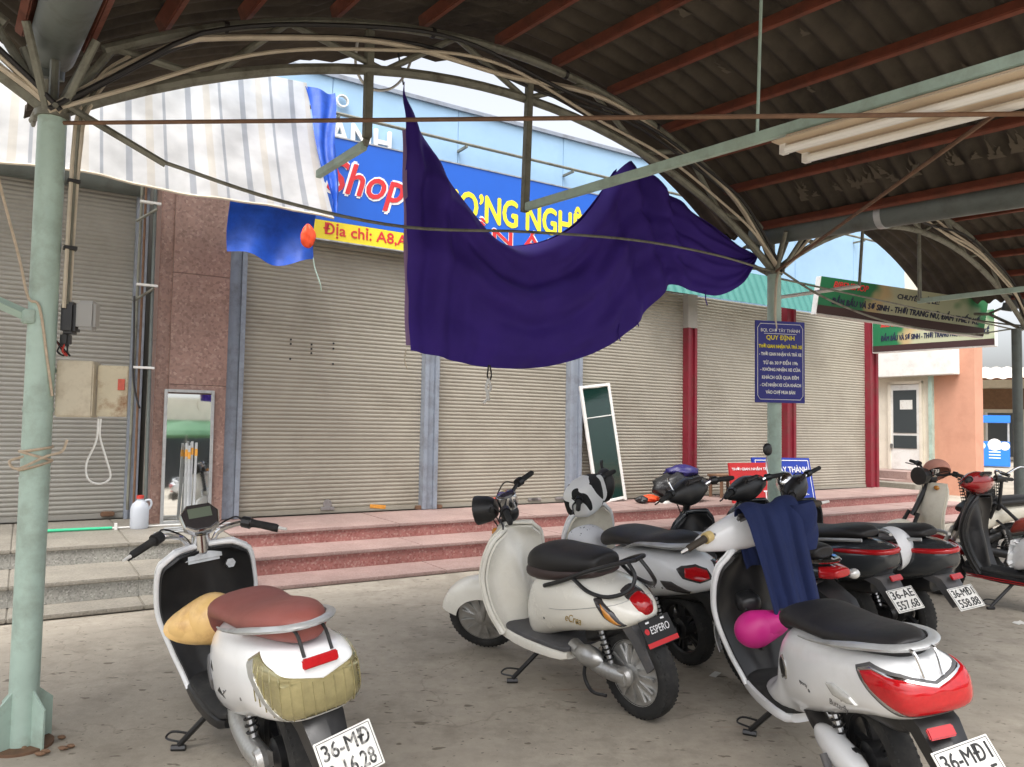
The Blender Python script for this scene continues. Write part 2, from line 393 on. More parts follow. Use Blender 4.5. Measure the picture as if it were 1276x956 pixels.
# bottom locks, handles and stickers on the shutters
mat('sticker_red', lin(200, 92, 74), .6, 0, .2, 30); mat('sticker_orange', lin(220, 150, 60), .6, 0, .2, 30)
for a, s in ((3.0, 0), (5.9, 2), (5.85, 2), (6.3, 2)):
    sh = shs[0] if a < 4.2 else shs[1]
    MB().box((a, -.024, .40), (.16, .02, .035)).build('lock_bar', 'steel', sh, bevel=.004)
MB().box((3.62, -.0215, .395), (.2, .004, .045), Ry(.1).to_3x3()).build('sticker', 'sticker_orange', shs[0])
MB().box((5.30, -.0215, .42), (.26, .004, .06), Ry(-.1).to_3x3()).build('sticker', 'sticker_red', shs[1])
MB().lathe([(.001, 0), (.05, 0), (.05, .006), (.001, .006)], (3.0, -.022, .455), 'y', 14).build('lock_plate', 'steel', shs[0])
for a in (4.15, 4.40, 1.5): MB().box((a, -.06, .365), (.11, .06, .05)).build('padlock', 'rust_rod', shs[0] if a < 4.2 else shs[1], bevel=.01)
MB().box((.78, .37, .40), (.13, .06, .05)).build('padlock', 'rust_rod', sl, bevel=.01)
for (a, z) in ((2.62, 2.32), (2.62, 2.27), (2.86, 2.28), (2.86, 2.23), (2.86, 2.18), (3.12, 2.31), (3.12, 2.25), (2.62, 2.1), (3.12, 2.07)):
    MB().lathe([(.001, -.003), (.012, -.003), (.012, .003)], (a-.1, -.0105, z), 'y', 8).build('bolt_hole', 'ink_black', shs[0])
# steel posts between the shutters: a U section with two flanges
def spost(a0, a1, z0, z1, m, b=-.05, d=.14):
    w_ = a1-a0; me = MB()
    me.box(((a0+a1)/2, b+.02, (z0+z1)/2), (w_*.44, d*.8, z1-z0))
    me.box((a0+w_*.14, b, (z0+z1)/2), (w_*.27, d, z1-z0)); me.box((a1-w_*.14, b, (z0+z1)/2), (w_*.27, d, z1-z0))
    return me.build('steel_post', m, bld, bevel=.003)
spost(1.80, 1.99, .345, 3.5, 'post_blue', -.06); spost(4.16, 4.36, .345, 3.5, 'post_blue'); spost(6.39, 6.60, .345, 3.5, 'post_blue')
for a0, a1 in ((8.64, 8.84), (10.98, 11.22), (13.36, 13.62)):
    spost(a0, a1, .345, 2.95 if a0 < 9 else 3.5, 'post_red')
MB().box((8.74, -.05, 3.22), (.2, .13, .54)).build('post_collar', 'wall_grey', bld)
spost(.93, 1.05, .345, 3.92, 'post_blue', .38)
# shutter box over the left shutter (grey round housing)
MB().tube([(-3.2, .25, 3.92), (.98, .25, 3.92)], .17, 14).build('shutter_housing', 'gutter', bld)
# granite pillar with facing slabs
pm = [(.345, 1.75), (1.753, 2.9), (2.903, 4.2)]
MB().box((1.43, .12, 2.2), (.62, .62, 4.2)).build('pillar_core', 'granite_red', bld)
for z0, z1 in pm:
    MB().box((1.51, -.215, (z0+z1)/2), (.56, .04, z1-z0)).build('pillar_slab', 'granite_red', bld, bevel=.003)
for z0, z1 in ((.345, 2.2), (2.203, 4.2)):
    MB().box((1.155, .0, (z0+z1)/2), (.10, .36, z1-z0)).build('pillar_slab', 'granite_red', bld, bevel=.003)
MB().box((.6, -.16, 4.36), (6, .08, .28)).build('lintel', 'wall_grey', bld)
# pipes fixed to the pillar side
pp = thing('wall_pipes', 'thin grey conduit pipes clamped up the left side of the granite pillar', 'pipes', FW(1.04, 8.36), FA)
MB().tube([(0.01, 0, .345), (-.02, 0, 3.75)], .017, 8).build('pipe', 'gutter', pp)
MB().tube([(-.09, .05, .345), (-.10, .05, 3.75)], .012, 8).build('pipe', 'rust_rod', pp)
MB().tube([(-.14, .10, .5), (-.13, .10, 3.75)], .014, 8).build('pipe', 'truss_grey', pp)
for z in (1.9, 2.72, 3.55): MB().box((-.06, -.0, z), (.19, .05, .022)).build('clamp', 'white_paint', pp)
for z in (2.55, 3.35): MB().tube([(-.18, .02, z), (.0, -.03, z+.14)], .014, 6).build('bracket_arm', 'truss_grey', pp)
MB().tube(smooth_path([(-.17, .0, 2.6), (-.16, -.02, 2.2), (-.15, -.01, 1.8), (-.10, -.02, 1.55), (-.08, 0, 1.5)]), .010, 6).build('cable', 'cable_dark', pp)

# ================================================================ SHOP SIGN
sg = thing('shop_sign', 'big blue shop signboard with red, yellow and white lettering and a yellow address strip', 'sign', FW(5.3, 8.45), FA)
mat('sign_blue', lin(20, 92, 196), .35, 0, .05, 2); mat('sign_yellow', lin(238, 214, 40), .4, 0, .05, 3, dirt=lin(190, 170, 60), dscale=4, damt=.4)
mat('sign_red', lin(206, 44, 48), .5); mat('letter_yellow', lin(240, 222, 50), .5); mat('letter_white', lin(238, 238, 235), .5)
MB().box((0, .05, 4.17), (6.4, .1, .98)).build('face', 'sign_blue', sg)
MB().box((0, .05, 3.57), (6.4, .102, .215)).build('address_strip', 'sign_yellow', sg)
MB().box((0, .05, 3.455), (6.42, .12, .015)).build('frame', 'steel', sg)
MB().box((0, .05, 4.665), (6.42, .12, .015)).build('frame', 'steel', sg)
tm = lambda a, z, y=0: T((a-5.3, -.002+y, z))
text('lettering', 'Shop', 'letter_white', sg, 1.0, .52, tm(3.28, 4.15), .045, .3)
text('lettering', 'Shop', 'sign_red', sg, .95, .48, tm(3.28, 4.15, -.006), .018, .3)
text('lettering', 'HU\u2019O\u2019NG NGHÊ', 'letter_yellow', sg, 2.5, .44, tm(5.2, 4.2), .03)
text('lettering', 'QUẦN ÁO', 'letter_white', sg, 2.2, .36, tm(5.05, 3.86), .045)
text('lettering', 'QUẦN ÁO', 'sign_red', sg, 2.15, .33, tm(5.05, 3.86, -.006), .02)
text('lettering', 'Địa chỉ: A8,A9', 'sign_red', sg, 1.12, .17, tm(2.78, 3.575), .02, 0, .003, 'LEFT')
text('wall_lettering', 'ANH', 'letter_white', bld, .78, .30, T((3.3, .06, 4.83)), .03, 0, .03)
MB().lathe([(.06, 0), (.075, .0), (.075, -.05), (.06, -.05)], (3.05, .05, 5.22), 'y', 20).build('wall_ring', 'letter_white', bld)

# ================================================================ STRIPED AWNING AND BLUE TARPS
m = mat('tarp_stripe', (.88, .88, .86), .6, trans=.72)
def stripe_nodes(m):
    n, l, b = N_(m); N = n.new
    tc = N('ShaderNodeTexCoord').outputs['Object']; sp = N('ShaderNodeSeparateXYZ'); l.new(tc, sp.inputs[0])
    mu = N('ShaderNodeMath'); mu.operation = 'MULTIPLY'; mu.inputs[1].default_value = 1/.52; l.new(sp.outputs[0], mu.inputs[0])
    fr = N('ShaderNodeMath'); fr.operation = 'FRACT'; l.new(mu.outputs[0], fr.inputs[0])
    cr = N('ShaderNodeValToRGB'); cr.color_ramp.interpolation = 'CONSTANT'; e = cr.color_ramp.elements
    W, C, G = (.90, .90, .89), (.86, .83, .77), (.62, .64, .67)
    e[0].position = 0; e[0].color = (*W, 1); e[1].position = .28; e[1].color = (*G, 1)
    for p, c in ((.38, W), (.60, C), (.72, W), (.88, G), (.93, W)): x = e.new(p); x.color = (*c, 1)
    l.new(fr.outputs[0], cr.inputs[0])
    q = N('ShaderNodeTexNoise'); q.inputs['Scale'].default_value = 3; q.inputs['Detail'].default_value = 7; l.new(tc, q.inputs['Vector'])
    mr = N('ShaderNodeMapRange'); mr.inputs['From Min'].default_value = .35; mr.inputs['From Max'].default_value = .75; mr.inputs['To Min'].default_value = 1.0; mr.inputs['To Max'].default_value = .72; l.new(q.outputs['Fac'], mr.inputs['Value'])
    s = N('ShaderNodeVectorMath'); s.operation = 'SCALE'; l.new(cr.outputs[0], s.inputs[0]); l.new(mr.outputs[0], s.inputs['Scale'])
    l.new(s.outputs[0], b.inputs['Base Color'])
    for k in n:
        if k.type == 'BSDF_TRANSLUCENT': l.new(s.outputs[0], k.inputs['Color'])
stripe_nodes(m)
aw = thing('striped_awning', 'white tarpaulin awning with grey and cream stripes sloping over the left shutter', 'awning', FW(0, 7.35), FA)
def awn(u, v):
    a = -2.6+u*5.03; s = v
    z = 5.05-.25*(1-u)+(3.42-5.05+.25*(1-u)+.06*(1-u))*s; b = .75*(1-s)
    wv = .03*math.sin(a*5.2+1)*s**2+.018*math.sin(a*13+s*3)*s+.04*math.sin(s*math.pi)*math.sin(a*1.7)
    return (a+.08*s*u, b-wv+.05*math.sin(math.pi*s), z+.02*math.sin(a*4.1)*s)
MB().grid(awn, 90, 30, .002).build('canvas', 'tarp_stripe', aw, 60)
MB().tube([awn(i/40, 1) for i in range(41)], .012, 6).build('hem', 'cable', aw)
mat('tarp_blue', lin(24, 84, 190), .5, 0, .2, 5, dirt=lin(16, 58, 140), dscale=6, damt=.6, trans=.3, bump=.3, bscale=18)
mat('orange_plastic', lin(238, 84, 40), .5, 0, .1, 6, trans=.2)
bt = thing('blue_tarp', 'bright blue plastic tarp edging the right end of the striped awning', 'tarp', FW(2.35, 7.35), FA)
def bstrip(u, v):
    s = v; a = .06+.10*s*.9+u*(.26*(1-s)+.06)+.02*math.sin(9*v+u); z = 5.0-1.55*s+.02*math.sin(u*7+v*5)
    return (a, .75*(1-s)+.03*math.sin(u*9+v*6)-.02, z)
MB().grid(bstrip, 10, 30, .002).build('edge_flap', 'tarp_blue', bt, 60)
def bhang(u, v):
    a = -.80+u*.82; zt = 3.46; zb = 2.98-.05*math.sin(math.pi*u)+.03*math.sin(u*8)
    return (a, .10+.05*math.sin(u*11+v*2)*v+.09*math.sin(v*3), zt+(zb-zt)*v)
MB().grid(bhang, 40, 12, .002).build('hanging_flap', 'tarp_blue', bt, 60)
MB().tube(smooth_path([(-.02, .02, 3.0), (0, .02, 2.9), (.05, .0, 2.75), (.07, .02, 2.68)]), .006, 5).build('cord', 'steel_mint', bt)
# teal corrugated awning
tc_ = MB()
mat('teal_sheet', lin(58, 118, 110), .5, 0, .1, 4, dirt=lin(70, 120, 114), dscale=4, damt=.5)
def teal(u, v):
    a = 7.6+u*4.2; w_ = .018*math.sin(2*math.pi*a/.16)
    return (a-7.6, -.22*v+w_, 3.92-.54*v+w_*.3)
to = tc_.grid(teal, 160, 4, .003).build('corrugated_awning', 'teal_sheet', None, 60, FW(7.6, 8.42), FA)
tag(to, 'teal corrugated metal awning above the right shutters behind the far pole', 'awning')

# ================================================================ SMALL THINGS ON THE PLATFORM
mi = thing('wall_mirror', 'tall narrow framed mirror leaning against the granite pillar', 'mirror', FW(1.43, 8.40, .345), FA)
ML = Rx(-.03)
MB(ML).box((0, .0, .67), (.42, .006, 1.28)).build('glass', 'mirror', mi)
for c, d in (((-.225, 0, .67), (.03, .03, 1.37)), ((.225, 0, .67), (.03, .03, 1.37)), ((0, 0, .015), (.42, .03, .03)), ((0, 0, 1.34), (.42, .03, .03))):
    MB(ML).box(c, d).build('frame_bar', 'silver_paint', mi, bevel=.003)
mat('tape_orange', lin(206, 146, 56), .5)
for k, (a, h_, t_) in enumerate(((1.385, .82, .05), (1.425, .84, .09), (1.455, .83, .12), (1.40, .8, .07))):
    o = thing('metal_rail', None, None, FW(a, 8.2-.02*k, .345), (-.14-.01*k, t_*.3, FA), 'loose metal rails standing at the mirror')
    MB().box((0, 0, h_/2), (.022, .03, h_)).build('profile', 'silver_paint', o, bevel=.002)
    MB().box((0, 0, h_-.10), (.024, .032, .07)).build('tape', 'tape_orange', o)
    tag(o, ('leftmost', 'second from left', 'third from left', 'rightmost')[(0, 2, 3, 1)[k]]+' of the silver metal rails with orange tape standing before the wall mirror', 'rail')
jg = thing('water_jug', 'translucent white plastic jug with red cap on the grey platform', 'jug', FW(.98, 8.2, .345), FA)
mat('jug_plastic', (.72, .75, .80), .35, 0, .05, 5, trans=.4); mat('cap_red', lin(190, 60, 50), .5)
MB().lathe([(.001, 0), (.075, .002), (.082, .02), (.082, .19), (.07, .235), (.03, .27), (.028, .285), (.001, .285)], (0, 0, 0), 'z', 20).build('body', 'jug_plastic', jg)
MB().lathe([(.001, .285), (.034, .285), (.034, .315), (.001, .315)], (0, 0, 0), 'z', 14).build('cap', 'cap_red', jg)
MB().tube(smooth_path([(.04, 0, .262), (.085, 0, .27), (.10, 0, .23), (.08, 0, .18)]), .011, 6).build('handle', 'jug_plastic', jg)
br = thing('broom_pole', 'thin green and white pole lying along the edge of the grey platform', 'pole', FW(.2, 8.22, .345), FA)
mat('green_plastic', lin(60, 190, 140), .4)
MB().tube([(-.2, .03, .017), (.55, -.01, .017)], .014, 8).build('green_sleeve', 'green_plastic', br)
MB().tube([(.54, -.01, .016), (1.25, .0, .016)], .008, 8).build('white_rod', 'white_paint', br)
MB().box((.58, -.01, .03), (.025, .035, .06)).build('clip', 'white_paint', br)
for k in range(3):
    o = MB().tube([(0, 0, .012+.018*k), (.62, .08+.04*k, .012+.018*k)], .009, 6).build('loose_rod', 'silver_paint', None, loc=FW(1.05+.04*k, 7.72, .345), rot=FA)
    tag(o, ('lowest', 'middle', 'topmost')[k]+' of the thin silver rods lying on the grey platform before the wall mirror', 'rod', 'silver rods on the platform')
gf = thing('glass_frame', 'tall white framed dark green glass panel leaning on the third shutter', 'glass panel', FW(7.02, 8.44, .345), (0, R(-7.5), FA))
GL = Rx(-.085)
mat('green_glass', (.006, .03, .024), .06, 0, 0, coat=.6); mat('green_film', lin(20, 78, 66), .25)
MB(GL).box((0, 0, .82), (.46, .008, 1.58)).build('pane', 'green_glass', gf)
for c, d in (((-.25, 0, .82), (.045, .035, 1.68)), ((.25, 0, .82), (.045, .035, 1.68)), ((0, 0, .02), (.455, .035, .04)), ((0, 0, 1.64), (.455, .035, .04)), ((0, -.001, 1.2), (.455, .02, .015))):
    MB(GL).box(c, d).build('frame_bar', 'white_paint', gf, bevel=.004)
# rubbish bag heap
def lump(name, c_r, m, seed, loc, rz, label, cat, amp=.12):
    rnd = random.Random(seed); ph = [rnd.uniform(0, 6.28) for _ in range(8)]
    rs = []
    for j in range(17):
        t = .02+(math.pi*.93-.02)*j/16; rr = []
        for k in range(36):
            a = 2*math.pi*k/36
            f = 1+amp*math.sin(3*a+ph[0]+2*t)+amp*.6*math.sin(7*a+ph[1]-3*t)+amp*.45*math.sin(11*a+ph[2]+5*t)+amp*.5*math.sin(9*t+ph[3]+2*math.sin(2*a))
            q = 1 if t > 1.3 else .75+.25*(t/1.3)
            rr.append((c_r[0]*math.sin(t)*math.cos(a)*f*q, c_r[1]*math.sin(t)*math.sin(a)*f*q, max(0, c_r[2]*(.52+.52*math.cos(t)*(1 if t < 1.6 else 1)))*(1+.05*math.sin(5*a+ph[5]))))
        rs.append(rr)
    o = MB().rings(rs).build(name, m, None, 70, loc, (0, 0, rz)); tag(o, label, cat); return o
mat('bag_black', (.014, .014, .015), .42, 0, .2, 10, bump=1.0, bscale=22); mat('bag_purple', lin(36, 30, 88), .45, 0, .2, 10, bump=.4, bscale=16)
lump('rubbish_bag', (.44, .30, .42), 'bag_black', 3, FW(8.05, 8.15, .34), FA, 'big bulging black rubbish bag on the pink platform', 'bag', .11)
b2 = lump('purple_bag', (.27, .2, .19), 'bag_purple', 9, FW(8.12, 8.17, .34+.32), FA, 'crumpled purple plastic bag on top of the black rubbish bag', 'bag', .1)
lump('orange_bag', (.16, .10, .10), 'orange_plastic', 5, FW(7.52, 8.2, .34), FA, 'crumpled orange bag lying between the glass frame and the rubbish bag', 'bag', .14)
lump('orange_bag', (.07, .035, .22), 'orange_plastic', 15, FW(2.25, 7.30, 3.07), FA, 'orange plastic bag hanging under the corner of the striped awning', 'bag', .12)
lump('dark_bag', (.09, .08, .10), 'bag_black', 12, FW(7.28, 8.1, .34), FA, 'small dark bundle beside the foot of the glass frame', 'bundle', .14)
pc = MB().box((0, 0, .012), (.22, .16, .02), Rz(.3).to_3x3()).build('paper_stack', 'plate_white', None, loc=FW(7.62, 8.0, .34), rot=FA)
tag(pc, 'flat stack of white papers in front of the orange bag', 'papers')
st = thing('wooden_stool', 'low wooden stool in the shadow beside the rubbish bag', 'stool', FW(9.2, 8.35, .34), FA)
mat('old_wood', lin(120, 92, 70), .8, 0, .2, 9)
MB().box((0, 0, .335), (.46, .3, .03)).build('seat', 'old_wood', st, bevel=.005)
for sx in (-1, 1):
    for sy in (-1, 1): MB().box((sx*.19, sy*.11, .16), (.035, .035, .32)).build('leg', 'old_wood', st)
# parking notice boards on the steps behind the far pole
mat('board_red', lin(190, 38, 40), .5, 0, .08, 5); mat('board_blue', lin(24, 56, 160), .5, 0, .08, 5)
rb = thing('red_board', 'red notice board with white and yellow letters leaning behind the far mint pole', 'notice board', FW(8.95, 7.5, .195), (R(-10), 0, FA-.12))
MB().box((0, 0, .36), (.88, .03, .72)).build('panel', 'board_red', rb)
text('lettering', 'THỜI GIAN NHẬN TRẢ XE', 'ink_white', rb, .8, .06, T((0, -.017, .63)), .02)
text('lettering', 'TRA', 'ink_white', rb, .26, .13, T((.27, -.017, .25)), .02)
text('lettering', 'KHU C', 'letter_yellow', rb, .34, .1, T((.22, -.017, .1)), .02)
bb = thing('blue_board', 'blue notice board with white letters propped behind the red board', 'notice board', FW(9.65, 7.46, .195), (R(-12), R(1), FA))
MB().box((0, .05, .40), (1.3, .03, .8)).build('panel', 'board_blue', bb)
text('lettering', 'CHỢ TÂY THÀNH', 'ink_white', bb, 1.05, .13, T((.03, .033, .62)), .02)
text('lettering', 'ĐIỆN: 3.', 'ink_white', bb, .55, .11, T((.22, .033, .27)), .02)
for c, d in (((0, .033, .76), (1.2, .003, .012)), ((.6, .033, .4), (.012, .003, .72)), ((-.6, .033, .4), (.012, .003, .72))): MB().box(c, d).build('border_line', 'ink_white', bb)

# ================================================================ CORNER SHOP SIGNS
def biben(name, label, L_, H_, loc, rot):
    t = thing(name, label, 'sign', loc, rot)
    m = mat('sign_green', lin(180, 176, 146), .45)
    if not m.get('done'):
        m['done'] = 1; n, l, b = N_(m); N = n.new
        tcx = N('ShaderNodeTexCoord').outputs['Object']; sp = N('ShaderNodeSeparateXYZ'); l.new(tcx, sp.inputs[0])
        q = N('ShaderNodeTexNoise'); q.inputs['Scale'].default_value = 2.2; q.inputs['Detail'].default_value = 2; l.new(tcx, q.inputs['Vector'])
        ad = N('ShaderNodeMath'); ad.operation = 'MULTIPLY_ADD'; ad.inputs[1].default_value = .9; l.new(q.outputs['Fac'], ad.inputs[0]); l.new(sp.outputs[0], ad.inputs[2])
        cr = N('ShaderNodeValToRGB'); e = cr.color_ramp.elements; cr.color_ramp.interpolation = 'EASE'
        e[0].position = 0; e[0].color = (*lin(14, 92, 56), 1); e[1].position = 1; e[1].color = (*lin(46, 104, 64), 1)
        for p, c in ((.30, lin(24, 104, 62)), (.36, lin(178, 154, 112)), (.45, lin(172, 172, 142)), (.86, lin(164, 168, 140)), (.95, lin(30, 110, 62))): x = e.new(p); x.color = (*c, 1)
        mr = N('ShaderNodeMapRange'); mr.inputs['From Min'].default_value = -.9; mr.inputs['From Max'].default_value = 1.7; l.new(ad.outputs[0], mr.inputs['Value']); l.new(mr.outputs[0], cr.inputs[0]); l.new(cr.outputs[0], b.inputs['Base Color'])
    MB().box((0, .06, 0), (L_, .12, H_)).build('case', 'white_paint', t, bevel=.004)
    MB().box((0, -.003, .02), (L_-.02, .006, H_-.04)).build('face', 'sign_green', t)
    MB().box((0, -.0055, -H_/2+.075), (L_-.02, .009, .11)).build('base_strip', 'ink_strip', t)
    text('lettering', 'BIBENSHOP', 'sign_red', t, L_*.2, H_*.16, T((-L_*.32, -.008, H_*.34)), .02, .2)
    text('lettering', 'CHUYÊN SỈ, LẺ:', 'ink_navy', t, L_*.25, H_*.19, T((L_*.08, -.008, H_*.28)), .03, .1)
    text('lettering', 'ĐẦM BẦU VÀ SƠ SINH - THỜI TRANG NỮ, ĐẦM THIẾT KẾ', 'ink_navy', t, L_*.88, H_*.26, T((.02*L_, -.008, -.03)), .03, .12)
    return t
mat('ink_strip', lin(52, 26, 24), .5); mat('ink_navy', lin(22, 26, 56), .5)
biben('hanging_sign', 'tilted green and cream clothes shop signboard hanging below the canopy', 2.42, .50, (5.15, 10.1, 3.03), (R(6), R(5.5), R(8)))
biben('corner_sign', 'lower green and cream clothes shop signboard fixed level at the red corner post', 2.05, .62, FW(13.55, 7.55, 3.16), (0, 0, FA-R(90)+R(8)))

# ================================================================ BUILDING ACROSS THE ALLEY
ab = thing('alley_building', 'cream and orange building with a white panelled door across the alley', 'building', FW(17.5, 9.7), FA-R(90))
# local x = towards smaller b (right in view), local y = away along the facade
def A_(b): return 9.7-b
mat('upper_cream', lin(226, 216, 190), .85, 0, .05, 2)
MB().box((-2.2, .17, 4.8), (4.36, .34, 9.6)).build('wall', 'cream_wall', ab)
MB().box((-2.9, 2.4, 4.8), (3.0, 4.1, 9.6)).build('rear_wall', 'cream_wall', ab)
MB().box((.46, .17, 4.8), (.9, .34, 9.6)).build('wall', 'orange_wall', ab)
MB().box((-1.9, -.14, 3.35), (5.0, .28, 1.35)).build('beam', 'white_paint', ab, bevel=.01)
MB().box((-.02, -.05, 1.4), (.08, .1, 2.8)).build('drain_pipe', 'steel_mint', ab)
dr = MB().box((-.64, -.03, 1.50), (.70, .05, 1.98)).build('door', 'white_paint', ab)
mat('door_glass', (.05, .06, .065), .15, coat=.3)
MB().box((-.64, -.062, 1.86), (.56, .012, 1.0)).build('pane', 'door_glass', dr)
MB().box((-.64, -.062, 1.15), (.56, .012, .30)).build('pane', 'door_glass', dr)
MB().box((-.60, -.07, 2.02), (.30, .004, .22)).build('paper_notice', 'plate_white', dr)
MB().box((-.96, -.08, 1.05), (.04, .06, .10)).build('lock', 'steel', dr)
for c, d in (((-1.02, -.03, 1.52), (.06, .1, 2.08)), ((-.26, -.03, 1.52), (.06, .1, 2.08)), ((-.64, -.03, 2.54), (.82, .1, .07))): MB().box(c, d).build('door_frame', 'cream_wall', ab)
MB().box((-1.55, -.01, 1.78), (.2, .02, .08)).build('wall_switch', 'white_paint', ab)
for i in range(3): MB().box((-2.5+.2, -.45-.33*(2-i)+.15, .085+.165*i), (4.4, .33*(3-i)+.9, .165)).build('step', 'terrazzo_tread', ab, bevel=.008)
MB().box((-.0, -1.9, .16), (1.6, .5, .32)).build('step', 'granite_dark', ab, bevel=.01)
# far hall and kiosk seen through the passage
fh = thing('far_hall', 'far market hall with corrugated roof and glazed front beyond the passage', 'building', (24, 42, 0), R(-28))
MB().box((0, 2, 2.2), (24, 4, 4.4)).build('wall', 'cream_wall', fh)
MB().box((0, -.03, 3.2), (24, .06, 1.1)).build('fascia', 'old_wood', fh)
for k in range(6): MB().box((-8+2.6*k, -.04, 1.3), (1.5, .06, 2.3)).build('door', 'door_glass', fh); MB().box((-8+2.6*k-.8, -.06, 1.3), (.1, .1, 2.4)).build('door_frame', 'white_paint', fh)
MB().grid(lambda u, v: ((u-.5)*26, .5-7*v, 4.9-1.0*v+.04*math.sin(u*26*2*math.pi/.5)), 240, 4, .02).build('roof', 'cream_wall', fh, 60)
for k in range(4): MB().tube([(-10+5*k, -6.2, 0), (-10+5*k, -6.2, 4.0)], .07, 8).build('post', 'truss_grey', fh); MB().tube([(-12, -1.0-1.6*k, 4.62-.23*k), (12, -1.0-1.6*k, 4.62-.23*k)], .05, 6).build('purlin', 'red_oxide', fh)
ki = thing('drinks_kiosk', 'blue and white drinks kiosk cart in the bright yard beyond the passage', 'kiosk', (19.3, 31.5, 0), R(-30))
mat('kiosk_blue', lin(40, 120, 210), .4); mat('kiosk_white', (.8, .8, .8), .4)
MB().box((0, 0, .55), (1.75, .7, 1.0)).build('counter', 'kiosk_blue', ki, bevel=.02)
for k, (x, r_) in enumerate(((-.55, .2), (-.1, .14), (.35, .24), (.7, .17))): MB().lathe([(.001, -.356), (r_, -.356), (r_, -.352)], (x, 0, .92-.05*(k % 2)), 'y', 16).build('print_circle', 'kiosk_white', ki)
MB().box((0, 0, 1.95), (1.8, .72, .3)).build('fascia', 'kiosk_blue', ki, bevel=.01)
for sx in (-1, 1):
    for sy in (-1, 1): MB().box((sx*.84, sy*.31, 1.45), (.04, .04, .8)).build('post', 'silver_paint', ki)
for k in range(4): MB().box((.35, -.354, .75-.12*k), (.4, .006, .04)).build('print_bar', 'kiosk_white', ki)
# things behind the camera that the wall mirror shows
pr = thing('parasol', 'green market parasol standing in the open yard, seen only in the wall mirror', 'parasol', FW(4.75, -11.5), 0)
mat('parasol_green', lin(84, 128, 92), .7, 0, .1, 3, trans=.3)
MB().tube([(0, 0, 0), (0, 0, 2.5)], .025, 8).build('pole', 'steel', pr)
MB().lathe([(.01, 2.55), (.5, 2.45), (1.2, 2.15), (1.35, 2.0), (1.33, 2.0), (.5, 2.42), (.01, 2.5)], (0, 0, 0), 'z', 16).build('canopy', 'parasol_green', pr, 10)

op = thing('opposite_shops', 'low row of shops across the yard behind the viewer, seen only in reflections', 'building', FW(4, -24), FA)
MB().box((0, -2, 2.2), (60, 4, 4.4)).build('wall', 'cream_wall', op)
for k in range(12):
    MB().box((-27+5*k, .02, 1.4), (3.6, .06, 2.8)).build('shop_front', 'door_glass', op)
    MB().grid(lambda u, v: (-29.2+5*k+4.4*u, .1+1.8*v, 3.3-.5*v), 2, 2, .02).build('shop_awning', ('parasol_green', 'kiosk_blue', 'orange_wall')[k % 3], op)
# ================================================================ CANOPY
X0, X1, YT = .354, 5.71, 3.92            # pole line of the near truss in canopy coordinates
W_ = X1-X0; XM = (X0+X1)/2
def arc(apex, Rr, x, xm=XM): return apex-(Rr-math.sqrt(max(.01, Rr*Rr-(x-xm)**2)))
LOW = lambda x, xm=XM: arc(3.53, 4.95, x, xm)
UPP = lambda x, xm=XM: arc(3.80, 4.72, x, xm)
PUR = lambda x, xm=XM: arc(3.885, 4.72, x, xm)
ROOF = lambda x, xm=XM: arc(3.96, 4.72, x, xm)
YF, YB = 4.60, .3                      # far edge over the alley gap, unseen near end cut short to let in sky light
SL = .035                                 # the sheets fall slightly towards the viewer
YE = lambda x: YF+.02+.5*max(0, min(-.05-x, 1.5))          # the sheets reach further out towards the left
def canopy_bay(xm, label, yb=YB, out=0):
    c0 = thing('canopy_roof', label, 'canopy', CW(xm, 0, -SL*YT), (SL, 0, CA))
    def sheet(u, v):
        x = -2.70+5.40*u; y1 = YE(x)+out; y = y1+(yb-y1)*v
        return (x, y+.0, ROOF(xm+x, xm)+.026*math.sin(2*math.pi*y/.15))
    per = int((YF+.9-yb)/.15*8)
    MB().grid(sheet, 34, per, .007).build('roof_sheet', 'roof_sheet', c0, 60)
    for x in (-2.56, -2.23, -1.84, -1.34, -.78, -.22, .26, .78, 1.36, 1.76, 2.15, 2.56):
        dz = math.atan2(-(x), math.sqrt(4.72**2-x*x))
        o = MB().box((0, 0, 0), (.042, YT+.22-yb, .075)).build('purlin', 'red_oxide', c0, loc=(x, (YT+.22+yb)/2, PUR(xm+x, xm)), rot=(0, -dz, 0), bevel=.006)
    # a red tie strap between the purlins
    MB().tube([(x/10*2.6, max(1.05, yb+.3), PUR(xm+x/10*2.6, xm)+.0) for x in range(-10, 11)], .009, 6).build('tie_strap', 'red_oxide', c0)
    return c0
canopy_bay(XM, 'dark corrugated barrel roof with red purlins over the parked scooters')
canopy_bay(XM-W_, 'corrugated barrel roof bay to the left of the near mint pole', yb=1.8)  # side bays stop short out of view, shaped to admit more sky light
canopy_bay(XM+W_*1.0, 'corrugated barrel roof bay to the right of the far mint pole', yb=1.6, out=.6)
